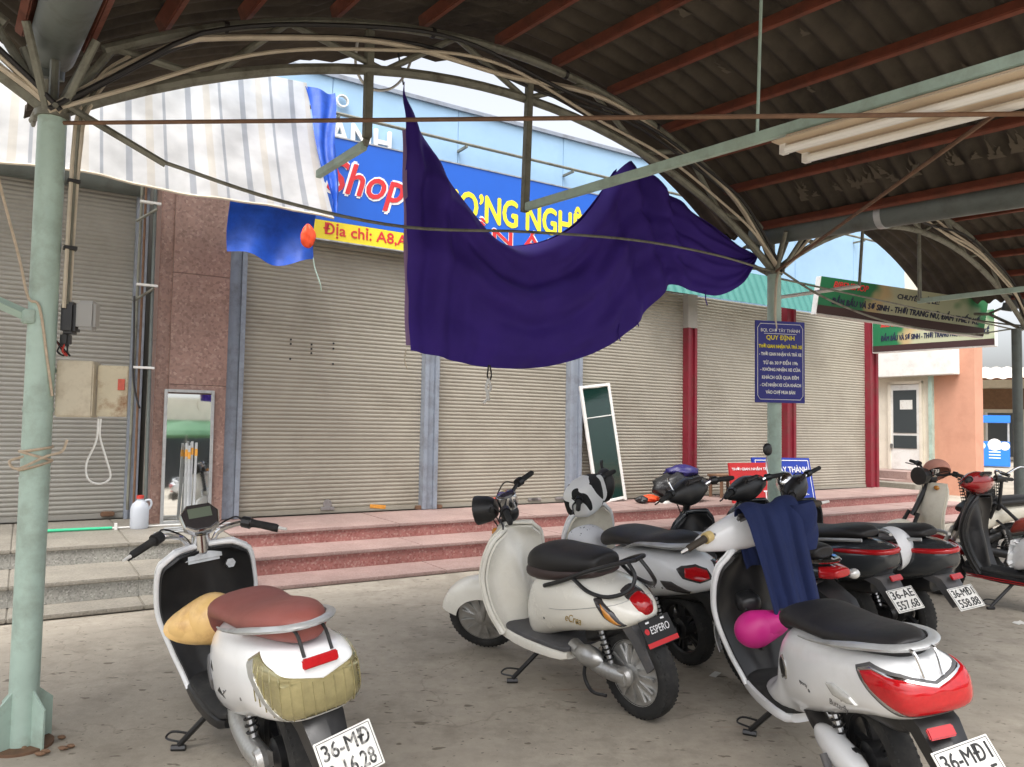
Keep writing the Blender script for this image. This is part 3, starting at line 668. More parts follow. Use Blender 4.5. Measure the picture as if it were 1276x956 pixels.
def truss(xm, y, label, seed=0):
    t = thing('arch_truss', label, 'truss', CW(xm, y, 2.7), CA)
    n = 28; xs = [-2.68+5.36*i/n for i in range(n+1)]
    Z = lambda f, x: f(xm+x, xm)-2.7
    MB().tube([(x, 0, Z(LOW, x)) for x in xs], .03, 8).build('lower_chord', 'truss_grey', t)
    MB().tube([(x, 0, Z(UPP, x)) for x in xs if abs(x) < 2.66], .027, 8).build('upper_chord', 'truss_grey', t)
    up = [-2.45, -1.63, -.58, .49, 1.54, 2.42]; lo = [-2.66, -2.03, -1.06, -.04, 1.05, 1.96, 2.66]
    for i, x in enumerate(up):
        MB().tube([(lo[i], 0, Z(LOW, lo[i])), (x, 0, Z(UPP, x))], .019, 8).build('web', 'truss_grey', t)
        MB().tube([(x, 0, Z(UPP, x)), (lo[i+1], 0, Z(LOW, lo[i+1]))], .019, 8).build('web', 'truss_grey', t)
    for s in (-1, 1):
        MB().tube([(s*2.66, 0, Z(LOW, s*2.66)), (s*2.56, 0, Z(UPP, s*2.62))], .022, 8).build('end_post', 'truss_grey', t)
    # cables lashed along the truss
    rnd = random.Random(5+seed)
    for k in range(5):
        f0 = rnd.uniform(.25, .7); ph = rnd.uniform(0, 6)
        MB().tube([(x, -.03-.012*k, Z(LOW, x)+(Z(UPP, x)-Z(LOW, x))*((f0+.22*math.sin(x*1.7+ph)+.08*math.sin(x*4+ph))*min(1, (2.74-abs(x))/.6))) for x in [-2.7+5.4*i/44 for i in range(45)]], .010+.002*(k % 3), 6).build('cable', 'cable' if k % 4 else 'cable_dark', t)
    for x in (-1.95, -.75, .3, 1.2): MB().tube([(x-.012, 0, Z(UPP, x)), (x+.012, 0, Z(UPP, x))], .032, 8).build('clip', 'cable_dark', t)
    return t
truss(XM, YT, 'arched grey pipe truss with lashed cables between the two mint poles')
truss(XM-W_, YT, 'arched grey pipe truss running left from the near mint pole', 3)
truss(XM+W_, YT, 'arched grey pipe truss running right from the far mint pole', 6)
# longitudinal edge trusses and gutters on the pole lines
def gutter(x, label, z0=2.99, y1=YT+.20):
    t = thing('drain_duct', label, 'duct', CW(x, 0, z0-.05*YT), (.05, 0, CA))
    MB().tube([(0, YB, .10), (0, .5, .10), (0, y1, .10)], .10, 24).build('duct', 'gutter', t, 40)
    for y in (2.95, 1.2): MB().tube([(0, y, .10), (0, y+.05, .10)], .105, 24).build('joint_band', 'silver_paint', t, 40)
    MB().tube([(0, y1, .08), (.0, y1+.02, -.02)], .06, 14).build('outlet', 'gutter', t, 40)
    return t
gutter(X0, 'round grey drain duct running over the near mint pole'); gutter(X1, 'grey drain duct running back from the far mint pole'); gutter(X1+W_, 'grey drain duct over the right-hand pole')
def knee(xp, label):
    """fan of bracing pipes on a pole head, along the gutter and across"""
    t = thing('pole_bracing', label, 'bracing', CW(xp, YT, 2.7), CA)
    MB().tube([(0, .03, .02), (0, .42, .26), (0, 1.05, .34)], .02, 8).build('brace', 'truss_grey', t)
    MB().tube([(0, .42, .27), (0, .1, .38)], .016, 8).build('brace', 'truss_grey', t)
    for s in (-1, 1): MB().tube([(s*.02, -.03, .02), (s*.13, -.20, .34)], .018, 8).build('brace', 'truss_grey', t)
    MB().tube([(0, -.0, .0), (0, .02, .36)], .02, 8).build('brace', 'truss_grey', t)
    MB().tube([(0, 1.0, .3), (-.05, .2, .10), (.0, -.1, .05)], .012, 6).build('brace', 'truss_grey', t)
    MB().lathe([(.001, 0), (.07, 0), (.07, .03), (.03, .06), (.001, .06)], (0, 0, .02), 'z', 12).build('cap_plate', 'truss_grey', t)
    return t
knee(X0, 'grey pipe braces fanning from the head of the near mint pole'); knee(X1, 'grey pipe braces fanning from the head of the far mint pole'); knee(X1+W_, 'grey pipe braces at the head of the right-hand pole')
def pole(x, y, label, r=.057, h=2.72, m='steel_mint', rot=0):
    t = thing('canopy_pole', label, 'pole', CW(x, y), CA+rot)
    MB().lathe([(r, 0), (r, h), (.001, h)], (0, 0, 0), 'z', 24).build('shaft', m, t)
    for k in range(4):
        a = k*math.pi/2+.5; c_, s_ = math.cos(a), math.sin(a)
        MB().poly([(c_*r*.95, s_*r*.95, .0), (c_*(r+.075), s_*(r+.075), .0), (c_*(r+.075), s_*(r+.075), .17), (c_*r*.95, s_*r*.95, .24)], (-s_*.008, c_*.008, 0)).build('gusset', m, t)
    MB().lathe([(.12, .0), (.12, .012), (.001, .012)], (0, 0, 0), 'z', 24).build('base_plate', 'rust_rod', t)
    return t
pA = pole(X0, YT, 'near mint green steel pole with rope tied round it at the left')
pB = pole(X1, YT, 'far mint green steel pole carrying the blue notice')
pC = pole(X1+W_-.15, YT+.05, 'grey steel pole at the right edge behind the red scooter', m='gutter')
# paint scuffs, ring clamps
for z in (1.12, 1.42): MB().lathe([(.059, 0), (.06, .0), (.06, .02), (.059, .02)], (0, 0, z), 'z', 24).build('clamp_ring', 'steel_mint', pA)
mb = MB(); rnd = random.Random(40)
for k in range(7): mb.sphere((rnd.gauss(.16, .06), rnd.gauss(-.08, .06), .008), (.012+.012*rnd.random(), .012, .009), 6, 4)
o = mb.build('litter', 'old_wood', None, 30, CW(X0, YT, .004), 0); tag(o, 'crumbs of litter round the foot of the near mint pole', 'litter', kind='stuff')
# rope tied round the near pole
mat('rope', lin(190, 172, 150), .9, 0, .2, 40)
rp = thing('tied_rope', 'thin beige rope knotted round the near mint pole and running up to the left', 'rope', CW(X0, YT, -.11), CA)
for z0, tilt in ((1.30, .02), (1.34, -.02), (1.37, .01)):
    MB().tube([(.062*math.cos(a), .062*math.sin(a), z0+tilt*math.cos(a)) for a in [i*math.pi/12 for i in range(25)]], .006, 5).build('turn', 'rope', rp)
MB().tube(smooth_path([(-.05, -.05, 1.34), (-.1, -.07, 1.32), (-.07, -.08, 1.29), (.03, -.07, 1.34), (.09, -.06, 1.36), (.11, -.05, 1.41)]), .006, 5).build('knot', 'rope', rp)
MB().tube(smooth_path([(.045, -.05, 1.60), (.02, -.06, 1.75), (-.02, -.065, 1.98), (-.06, -.04, 2.02), (-.10, .0, 2.2), (-.2, .05, 2.6), (-.3, .1, 3.1)]), .006, 5).build('running_end', 'rope', rp)
ba = thing('steel_strut', 'flat mint steel strut bolted to the near pole and pointing left', 'strut', CW(X0, YT, 1.83), CA)
MB().tube([(-.05, -.02, 0), (-.55, .02, .22)], .025, 4).build('bar', 'steel_mint', ba)
MB().box((-.055, -.02, 0), (.05, .07, .06)).build('bracket', 'steel_mint', ba, bevel=.006)
# electrics on the near pole
mat('box_grey', lin(196, 186, 164), .5, 0, .08, 6, dirt=lin(140, 120, 96), dscale=8, damt=.6)
mat('box_rust', lin(198, 188, 162), .6, 0, .1, 6, dirt=lin(130, 84, 50), dscale=9, damt=.95)
mat('clear_cover', (.30, .29, .27), .12, coat=.4)
eb = thing('electric_cabinet', 'beige steel electric cabinet with rusty open door on the near mint pole', 'cabinet', CW(X0+.135, YT-.03, 1.415), CA-.42)
MB().box((0, .04, .11), (.15, .12, .25)).build('body', 'box_grey', eb, bevel=.006)
dd = MB().box((.143, .03, .105), (.125, .012, .23), Rz(.05).to_3x3()).build('door', 'box_rust', eb, bevel=.003)
MB().box((.18, .022, .135), (.028, .006, .05)).build('label', 'sticker_red', dd)
MB().box((-.095, .03, .19), (.03, .03, .02)).build('bracket', 'steel_mint', eb)
MB().tube(smooth_path([(.09, .03, -.02), (.085, .03, -.12), (.05, .03, -.22), (.06, .03, -.29), (.11, .03, -.31), (.15, .03, -.28), (.13, .03, -.2), (.1, .03, -.1), (.1, .03, -.02)]), .0045, 5).build('cable_loop', 'white_paint', eb)
em = thing('electric_meter', 'dark electric meter with clear cover fixed to the near mint pole', 'meter', CW(X0+.10, YT-.02, 1.79), CA-.42)
MB().box((-.005, .03, .05), (.06, .09, .14)).build('body', 'black_plastic', em, bevel=.012)
MB().box((.065, .03, .065), (.08, .085, .13)).build('cover', 'clear_cover', em, bevel=.012)
MB().box((-.02, .03, -.045), (.04, .05, .06)).build('terminal', 'black_plastic', em, bevel=.01)
for k in range(3): MB().tube(smooth_path([(-.03+.01*k, .02, -.06), (-.045+.02*k, .01, -.10), (-.02+.01*k, .02, -.115), (-.06, .03, -.05)]), .004, 5).build('wire', 'cap_red' if k == 1 else 'cable_dark', em)
ca_ = thing('pole_cables', 'bundle of grey cables strapped down the right side of the near pole', 'cables', CW(X0, YT, 0), CA)
for k in range(3):
    MB().tube(smooth_path([(.075+.012*k, -.03+.014*k, 1.88), (.078+.012*k, -.03+.012*k, 2.3), (.082+.014*k, -.03, 2.6), (.10+.016*k, -.02, 2.78), (.19+.03*k, 0, 2.98+.02*k), (.3+.04*k, 0, 3.1)]), .009, 6).build('cable', 'truss_grey' if k % 2 else 'cable', ca_)
for z in (2.15, 2.45): MB().box((.09, -.02, z), (.05, .05, .014)).build('strap', 'cable_dark', ca_)

# tie rods
def rod(name, pts, r, m, label, cat='rod'):
    o = MB().tube(pts, r, 6).build(name, m); tag(o, label, cat); return o
rod('tie_rod', [CW(X0+.03, YT-.03, 2.70), Vector((5.2, 2.2, 2.43))], .009, 'rust_rod', 'straight rusty tie rod crossing the whole view from the near pole head')
rod('tie_rod', [CW(X1, YT, 2.74), Vector((2.0, 2.97, 2.74)), Vector((1.7, -1.5, 2.76))], .011, 'rust_rod', 'rusty tie rod rising from the far pole head to the upper right')
rod('tie_rod', [CW(X1, YT, 2.70), CW(X1+W_, YT+.1, 2.72)], .009, 'truss_grey', 'thin grey tie rod between the far pole and the right-hand pole')
tb = thing('tie_cable', 'slack grey tie cable with stiff end piece between the two mint poles', 'cable', CW(X0, YT, 2.7), CA)
def cz(px_x, z): return None
MB().tube([(.04, -.05, .08), (.46, -.06, -.10)], .016, 6).build('end_piece', 'truss_grey', tb)
MB().tube(smooth_path([(.44, -.06, -.09), (1.02, -.06, -.17), (1.75, -.05, -.18), (2.64, -.04, -.06), (3.6, -.04, .04), (4.5, -.03, .07), (5.3, -.02, .04)]), .0095, 6).build('cable', 'truss_grey', tb)
rod('tie_cable', smooth_path([CW(X1+.04, YT+.02, 2.80), CW(X1+.9, YT+.05, 2.62), CW(X1+2.2, YT+.1, 2.52), CW(X1+3.9, YT+.1, 2.55), CW(X1+5.2, YT+.1, 2.72)]), .010, 'truss_grey', 'slack grey cable running right from the far pole head', 'cable')
o = MB().tube(smooth_path([CW(X1-.02, YT-.06, 2.76), CW(X1-.09, YT-.08, 2.6), CW(X1-.075, YT-.06, 2.35), CW(X1-.05, YT-.06, 2.2)]), .012, 6).build('pole_cable', 'cable'); tag(o, 'beige cable dropping down the left side of the far mint pole', 'cable')
# lamp beams hung from the trusses
lb = thing('lamp_beam', 'long mint beam with fluorescent fitting slung under the canopy at right', 'lamp beam', CW(XM-.03, YT, 2.81), (.034, 0, CA))
MB().box((0, -1.78, .0), (.036, 3.6, .05)).build('beam', 'steel_mint', lb, bevel=.004)
MB().box((0, .0, .40), (.045, .045, .86)).build('hanger', 'truss_grey', lb, bevel=.004)
MB().tube([(0, -1.77, .02), (0, -1.77, 1.06)], .008, 6).build('hanger_rod', 'steel_mint', lb)
fx = thing('fluorescent_light', 'unlit twin tube fluorescent batten with beige reflector on the mint beam', 'light', CW(XM-.02, YT-1.945, 2.705), (.034, 0, CA))
mat('tube_white', (.82, .81, .77), .25, coat=.3); mat('reflector', lin(206, 186, 160), .45, 0, .05, 4)
MB().box((0, -.62, -.015), (.06, 1.28, .05)).build('housing', 'reflector', fx, bevel=.006)
MB().poly([(.03, 0, .0), (.15, 0, -.052), (.15, 0, -.058), (-.15, 0, -.058), (-.15, 0, -.052), (-.03, 0, .0)], (0, -1.26, 0)).build('reflector', 'reflector', fx)
for s in (-1, 1): MB().tube([(s*.085, -.03, -.082), (s*.085, -1.22, -.082)], .019, 10).build('lamp_tube', 'tube_white', fx); MB().box((s*.085, -.02, -.075), (.03, .03, .05)).build('tube_holder', 'white_paint', fx); MB().box((s*.085, -1.24, -.075), (.03, .03, .05)).build('tube_holder', 'white_paint', fx)
l2 = thing('lamp_beam', 'short mint lamp arm on a bent hanger in front of the blue sign', 'lamp beam', CW(X0+1.52, YT, 3.0), CA)
MB().box((0, 0, .31), (.045, .045, .62)).build('hanger', 'truss_grey', l2, bevel=.004)
MB().tube([(0, 0, .0), (.01, .05, -.03)], .02, 6).build('bend', 'truss_grey', l2)
MB().box((0, .36, -.035), (.036, .66, .05)).build('beam', 'steel_mint', l2, bevel=.004)
l3 = thing('lamp_beam', 'distant mint lamp beam on a pipe hanger in front of the tilted signboard', 'lamp beam', CW(XM+W_-.1, YT, 2.78), CA)
MB().box((0, -1.78, 0), (.036, 3.6, .05)).build('beam', 'steel_mint', l3, bevel=.004)
for dx in (-.02, .02): MB().tube([(dx, 0, 0), (dx*.6, 0, .85)], .014, 6).build('hanger', 'truss_grey', l3)
l4 = thing('bent_bracket', 'bent pale pipe bracket in front of the light blue panels right of the far pole', 'bracket', CW(X1+1.45, YT, 2.78), CA)
MB().tube([(0, 0, .62), (-.04, .02, .02)], .017, 6).build('hanger', 'truss_grey', l4)
MB().tube([(-.04, .02, .02), (-.03, 1.0, .02)], .02, 6).build('arm', 'white_paint', l4)
# white hose loops hanging behind the truss
o = MB().tube(smooth_path([(-.18, 0, .32), (-.19, 0, .1), (-.1, 0, -.01), (.05, 0, .02), (.16, 0, .14), (.22, 0, .30)]), .009, 6).build('hose_loop', 'white_paint', None, 60, CW(2.25, 4.5, 3.58), CA)
tag(o, 'pale hose hanging in a loop behind the crown of the truss', 'hose')
# shreds of plaster and cobweb on the sheets
rnd = random.Random(21); mb = MB()
for k in range(64):
    right = k < 44
    x = (2.45-abs(rnd.gauss(0, .05)) if right else rnd.uniform(.2, 1.9)); y = rnd.uniform(.5, 3.6); 
    zz = lambda x_: ROOF(XM+x_)-.034
    l_ = rnd.uniform(.05, .20); w0 = rnd.uniform(.01, .04)
    n = 4
    for i in range(n):
        xa, xb = x-l_*i/n, x-l_*(i+1)/n; wa, wb_ = w0*(1-i/n)**1.4, w0*(1-(i+1)/n)**1.4; sk = rnd.uniform(-.02, .02)
        ids = [mb.pt((xa, y-wa, zz(xa)-.004)), mb.pt((xa, y+wa, zz(xa)-.002)), mb.pt((xb, y+wb_+sk, zz(xb)-.002)), mb.pt((xb, y-wb_+sk, zz(xb)-.004))]
        mb.f.append(tuple(ids))
o = mb.build('cobwebs', 'cobweb', None, 0, CW(XM, 0, -SL*YT), (SL, 0, CA)); tag(o, 'dusty cobwebs and plaster shreds clinging to the roof sheets', 'cobwebs', kind='stuff')

# ================================================================ PURPLE CLOTH
m = mat('purple_cloth', lin(70, 44, 150), .8, 0, .12, 3, trans=.25, bump=.15, bscale=260)
def CP(x, z, y=None):
    return Vector((x, y, z))
# measured outline in canopy coordinates (x, y, z): top edge and bottom edge from left to right
ylin = lambda x: 4.62 if x < 3.6 else 4.62-(x-3.6)*.27
TOP = [(0, (2.482, 3.75)), (.06, (2.557, 3.578)), (.13, (2.718, 3.361)), (.2, (2.89, 3.138)), (.30, (3.14, 2.872)), (.38, (3.361, 2.758)), (.45, (3.552, 2.757)), (.52, (3.787, 2.834)), (.59, (4.021, 3.0)), (.655, (4.26, 3.33)), (.71, (4.451, 3.56)), (.79, (4.77, 3.38)), (.89, (5.155, 3.17)), (1, (5.65, 2.91))]
BOT = [(0, (2.565, 1.892)), (.08, (2.756, 1.872)), (.17, (2.99, 1.836)), (.25, (3.2, 1.819)), (.37, (3.532, 1.827)), (.46, (3.802, 1.864)), (.54, (4.068, 1.946)), (.63, (4.344, 2.089)), (.71, (4.593, 2.314)), (.78, (4.813, 2.576)), (.84, (5.003, 2.545)), (.91, (5.276, 2.527)), (.96, (5.517, 2.658)), (1, (5.65, 2.88))]
def sm(tab, u):
    # smooth interpolation through table
    P = [Vector((q[1][0], q[1][1], 0)) for q in tab]; U = [q[0] for q in tab]
    for i in range(len(U)-1):
        if u <= U[i+1]+1e-9:
            t = (u-U[i])/(U[i+1]-U[i]); a = P[max(i-1, 0)]; b = P[i]; c = P[i+1]; d = P[min(i+2, len(P)-1)]
            return .5*((2*b)+(c-a)*t+(2*a-5*b+4*c-d)*t*t+(3*b-a-3*c+d)*t**3)
    return P[-1]
def cloth(u, v):
    a, b = sm(TOP, u), sm(BOT, u); p = a.lerp(b, v)
    bow = .0
    w1 = math.sin(math.pi*min(1, u/.72)) if u < .72 else 0
    # swag folds following the catenary, gathered towards the hanging points
    g = .055*math.sin(v*17+2.2*math.sin(u*3.0)+.7)*(.35+.65*w1)*(1-.55*v)+.012*math.sin(v*37+u*9+2*math.sin(u*11))*(1-.6*v)+.006*math.sin(u*60+v*22)
    # folds radiating down from the left corner and from the right peak
    g += .05*math.exp(-((u-.10)/.10)**2)*math.sin(u*75+v*4)*(1-.5*v)*min(1, v*4+.3)
    g += .06*math.exp(-((u-.74)/.09)**2)*math.sin(u*88-v*5)*(1-.4*v)
    belly = -.16*math.sin(math.pi*v)*w1
    y = ylin(p.x)+g+belly
    lip = max(0, 1-v/.05)
    return (p.x, y+.05*lip*w1, p.y+.02*lip*w1)
pc = thing('purple_cloth', 'large dark purple cloth slung in swags between the canopy edge and far pole', 'cloth', (0, 0, 0), CA)
MB().grid(cloth, 130, 90, .004).build('sheet', 'purple_cloth', pc, 60)
def back(u, v):
    uu = .22+.48*u; a = sm(TOP, uu)
    return (a.x, ylin(a.x)+.10+.10*v+.02*math.sin(u*20), a.y+.05*math.sin(math.pi*u)+(-.02-.35*v)*1.0)
MB().grid(back, 50, 8, .004).build('back_fold', 'purple_cloth', pc, 60)
mat('cloth_edge', lin(170, 140, 180), .8, trans=.3)
MB().grid(lambda u, v: (sm(TOP, 0).lerp(sm(BOT, 0), .18+.8*v).x-.012+.024*u+.004*math.sin(v*20), ylin(2.5)+.03-.02*u, sm(TOP, 0).lerp(sm(BOT, 0), .18+.8*v).y), 4, 40, .003).build('side_hem', 'cloth_edge', pc, 60)
MB().tube(smooth_path([(2.47, 4.62, 3.72), (2.44, 4.62, 3.85), (2.42, 4.62, 3.96)]), .006, 5).build('cord', 'cable_dark', pc)
MB().tube(smooth_path([(3.2, 4.58, 1.83), (3.19, 4.58, 1.75), (3.21, 4.58, 1.72), (3.225, 4.58, 1.76), (3.21, 4.58, 1.83)]), .006, 5).build('cord', 'cable_dark', pc)
for p in ([(3.2, 4.58, 1.73), (3.18, 4.58, 1.66), (3.2, 4.58, 1.6), (3.16, 4.58, 1.55)], [(3.2, 4.58, 1.73), (3.22, 4.58, 1.66), (3.19, 4.58, 1.62), (3.21, 4.58, 1.57)]): MB().tube(smooth_path(p), .010, 5).build('ribbon', 'white_paint', pc)
for x, z in ((2.53, 1.88), (4.5, 2.33), (4.34, 2.2), (5.14, 2.55)): MB().tube(smooth_path([(x, ylin(x)-.02, z+.02), (x-.01, ylin(x)-.02, z-.06), (x+.015, ylin(x)-.02, z-.12)]), .005, 5).build('cord', 'purple_cloth' if x > 3 else 'cable', pc)

# ================================================================ BLUE NOTICE ON THE FAR POLE
nb = thing('blue_notice', 'upright blue parking rules notice with white and yellow text on the far pole', 'notice', CW(X1, YT, 0)+Vector((.02, -.08, 1.63)), R(12))
mat('notice_blue', lin(32, 34, 130), .4, 0, .05, 4)
MB().box((0, 0, .335), (.46, .012, .69)).build('panel', 'notice_blue', nb, bevel=.002)
q = lambda z: T((0, -.008, z))
rows = [('BQL CHỢ TÂY THÀNH', 'ink_white', .36, .042, .60, .0), ('QUY ĐỊNH', 'letter_yellow', .26, .048, .535, .03), ('THỜI GIAN NHẬN VÀ TRẢ XE', 'letter_yellow', .40, .045, .465, .03), ('- THỜI GIAN NHẬN VÀ TRẢ XE', 'ink_white', .39, .042, .40, .03), ('TỪ 6h 30 P ĐẾN 19h', 'ink_white', .32, .042, .333, .03), ('- KHÔNG NHẬN XE CỦA', 'ink_white', .37, .042, .27, .03), ('KHÁCH GỬI QUA ĐÊM', 'ink_white', .34, .042, .205, .03), ('- CHỈ NHẬN XE CỦA KHÁCH', 'ink_white', .38, .042, .14, .03), ('VÀO CHỢ MUA BÁN', 'ink_white', .27, .042, .078, .03)]
for s, mm, w_t, h_t, z, bo in rows: text('lettering', s, mm, nb, w_t, h_t, q(z), bo, 0, .0015)
for c, d in (((0, -.0075, .572), (.30, .003, .004)), ((0, -.0075, .655), (.37, .003, .004)), ((0, -.0075, .018), (.37, .003, .004)), ((-.21, -.0075, .335), (.004, .003, .57)), ((.21, -.0075, .335), (.004, .003, .57))): MB().box(c, d).build('border_line', 'ink_white', nb)
for sx in (-1, 1):
    for z0, z1 in ((.655, .62), (.018, .05)): MB().tube([(sx*.185, -.008, z0), (sx*.21, -.008, z1)], .002, 4).build('border_line', 'ink_white', nb)
# ================================================================ SCOOTERS
# local frame of every scooter: x forward, y to its left, z up, origin under the rear axle
mat('seat_brown', lin(134, 74, 66), .5, 0, .08, 8, dirt=lin(110, 70, 60), dscale=6, damt=.4, bump=.12, bscale=240)
mat('seat_dark_brown', lin(62, 48, 46), .5, 0, .1, 8)
mat('seat_red', lin(150, 62, 50), .45, 0, .1, 8)
mat('tail_gold', lin(156, 148, 106), .14, .55, .15, 26, coat=1.0)
mat('grey_gloss', (.05, .055, .06), .22, .3, .05, 6, coat=.5)
mat('red_gloss', (.30, .012, .014), .2, 0, .05, 6, coat=.5)
mat('grey_plastic', (.09, .09, .095), .55, 0, .15, 10, dirt=(.2, .18, .16), dscale=7, damt=.5)
mat('alloy', (.55, .55, .54), .38, .85, .12, 14, dirt=(.22, .2, .17), dscale=9, damt=.6)
mat('lcd', (.16, .19, .14), .15, coat=.4)
mat('grip_cream', lin(216, 190, 130), .5)
mat('dull_cream', lin(228, 222, 205), .4, 0, .05, 5, dirt=lin(170, 158, 138), dscale=5, damt=.5)
def cr(vals, t):
    """Catmull-Rom over tuples, t in 0..1"""
    n = len(vals)-1; f = min(max(t, 0), 1)*n; i = min(int(f), n-1); t = f-i
    a, b, c, d = vals[max(i-1, 0)], vals[i], vals[i+1], vals[min(i+2, n)]
    return tuple(.5*(2*q+(r-p)*t+(2*p-5*q+4*r-s)*t*t+(3*q-p-3*r+s)*t**3) for p, q, r, s in zip(a, b, c, d))
def dense(secs, m=4, e=2.6):
    secs = [q if len(q) > 4 else (*q, e) for q in secs]
    def tip(q, d): zc = (q[1]+q[2])/2; h = (q[2]-q[1])*.22; return (q[0]+d, zc-h, zc+h, q[3]*.45, q[4])
    d = .014 if secs[0][0] > secs[-1][0] else -.014
    secs = [tip(secs[0], d)]+secs+[tip(secs[-1], -d)]; k = (len(secs)-1)*m
    return [cr(secs, i/k) for i in range(k+1)]
from mathutils.bvhtree import BVHTree
def csp(tab, v):
    for i in range(len(tab)-1):
        if v <= tab[i+1][0]+1e-9:
            t = (v-tab[i][0])/(tab[i+1][0]-tab[i][0]); a, b, c, d = (tab[max(i-1, 0)][1], tab[i][1], tab[i+1][1], tab[min(i+2, len(tab)-1)][1])
            return .5*(2*b+(c-a)*t+(2*a-5*b+4*c-d)*t*t+(3*b-a-3*c+d)*t**3)
    return tab[-1][1]
def hug(info, side=None, off=0):
    """surface position on the rear body, seen from behind (side None) or from the side"""
    bv = info['bvh']
    def f(a, z):
        o = Vector((-2, a, z)) if side is None else Vector((a, side*2, z)); d = Vector((1, 0, 0)) if side is None else Vector((0, -side, 0))
        h = bv.ray_cast(o, d)[0]
        if h is None: h = bv.find_nearest(Vector((-.5, a, z)) if side is None else Vector((a, side*.3, z)))[0]
        return (h.x-off) if side is None else (h.y+side*off)
    return f
def radial(info, cx):
    bv = info['bvh']
    def f(a, z, off=0):
        d = Vector((math.cos(R(a)), math.sin(R(a)), 0)); o = Vector((cx, 0, z))
        h = bv.ray_cast(o+d*2, -d)[0]
        if h is None or (h-o).dot(d) < .02: h = bv.find_nearest(o+d*.25)[0]
        return h+d*off
    return f
def wrap_lens(par, name, poly, info, m, bulge=.012, cx=-.15, off=0, nsub=8):
    """domed lens wrapped round the tail: outline in (angle, z), 180 degrees is straight back"""
    f = radial(info, cx); n = len(poly); dn = []
    for i in range(n):
        for k in range(nsub): t = k/nsub; dn.append((poly[i][0]*(1-t)+poly[(i+1) % n][0]*t, poly[i][1]*(1-t)+poly[(i+1) % n][1]*t))
    ca = sum(q[0] for q in dn)/len(dn); cz = sum(q[1] for q in dn)/len(dn); rs = []
    for s, b in [(1, -.02), (1, .4*bulge), (.96, .85*bulge)]+[(.9-.087*k, bulge) for k in range(11)]:
        rs.append([f(ca+(a-ca)*s, cz+(z-cz)*s, off+b) for a, z in dn])
    return MB().rings(rs).build(name, m, par, 40)
def seam(par, info, zf, a0, a1, cx=.1, r=.0022, m='grey_plastic'):
    f = radial(info, cx); return MB().tube([f(a0+(a1-a0)*i/40, zf(a0+(a1-a0)*i/40), .0005) for i in range(41)], r, 5).build('panel_seam', m, par)
def wheel(par, x, Rw, M, style, rimm, wd=.046):
    c = (x, 0, Rw)
    rim = MB(M); ri = Rw-.075
    rim.lathe([(ri+.006, -wd*.78), (ri+.012, -wd*.8), (ri-.004, -wd*.5), (ri-.006, wd*.5), (ri+.012, wd*.8), (ri+.006, wd*.78)], c, 'y', 36)
    rim.lathe([(.001, -.06), (.03, -.06), (.055, -.045), (.06, .045), (.03, .06), (.001, .06)], c, 'y', 24)
    if style == 'disc':
        for s in (-1, 1): rim.lathe([(.02, s*.058), (.07, s*.046), (ri-.02, s*.03), (ri+.005, s*.034)], c, 'y', 36)
        for k in range(12):
            a = 2*math.pi*k/12
            rim.box((x+math.cos(a)*.095, .045, Rw+math.sin(a)*.095), (.09, .012, .014), Ry(-a).to_3x3())
    else:
        for k in range(10):
            a = 2*math.pi*(k//2)/5+(.13 if k % 2 else -.13)
            rim.box((x+math.cos(a)*ri*.55, 0, Rw+math.sin(a)*ri*.55), (ri*1.0, .03, .016), Ry(-a).to_3x3())
        rim.lathe([(.065, -.04), (.095, -.04), (.095, -.036), (.065, -.036)], c, 'y', 28)
    w_ = rim.build('wheel', rimm, par, 40)
    ty = MB(M).lathe([(ri+.004, -wd*.72), (ri+.022, -wd*.98), (Rw-.03, -wd*1.02), (Rw-.010, -wd*.8), (Rw-.002, -wd*.45), (Rw, 0), (Rw-.002, wd*.45), (Rw-.010, wd*.8), (Rw-.03, wd*1.02), (ri+.022, wd*.98), (ri+.004, wd*.72)], c, 'y', 40)
    for k in range(52):          # tread blocks
        a = 2*math.pi*k/52
        for s in (-1, 1):
            ty.box((x+math.cos(a)*(Rw-.0128), s*wd*.58, Rw+math.sin(a)*(Rw-.0128)), (.012, wd*.5, .011), (Ry(-a) @ Rx(.0)).to_3x3())
    ty.build('tyre', 'black_rubber', w_, 40)
    return w_
def lens(par, name, poly, xf, m, bulge=.02, back=.012, nsub=5, M=None, side=None):
    """domed lens: outline poly in (y, z), surface x = xf(y, z) facing backwards; side=+-1: outline in (x, z) facing sideways"""
    n = len(poly); dn = []
    for i in range(n):
        for k in range(nsub): t = k/nsub; dn.append((poly[i][0]*(1-t)+poly[(i+1) % n][0]*t, poly[i][1]*(1-t)+poly[(i+1) % n][1]*t))
    cy = sum(p[0] for p in dn)/len(dn); cz = sum(p[1] for p in dn)/len(dn); rs = []
    for s, b in ((1, -back), (1, .3*bulge), (.93, .75*bulge), (.75, bulge), (.4, bulge*1.15), (.02, bulge*1.2)):
        r_ = []
        for (y, z) in dn:
            yy, zz = cy+(y-cy)*s, cz+(z-cz)*s
            if side is None: r_.append((xf(yy, zz)-b, yy, zz))
            else: r_.append((yy, xf(yy, zz)+side*b, zz))
        rs.append(r_)
    return MB(M).rings(rs).build(name, m, par, 40)
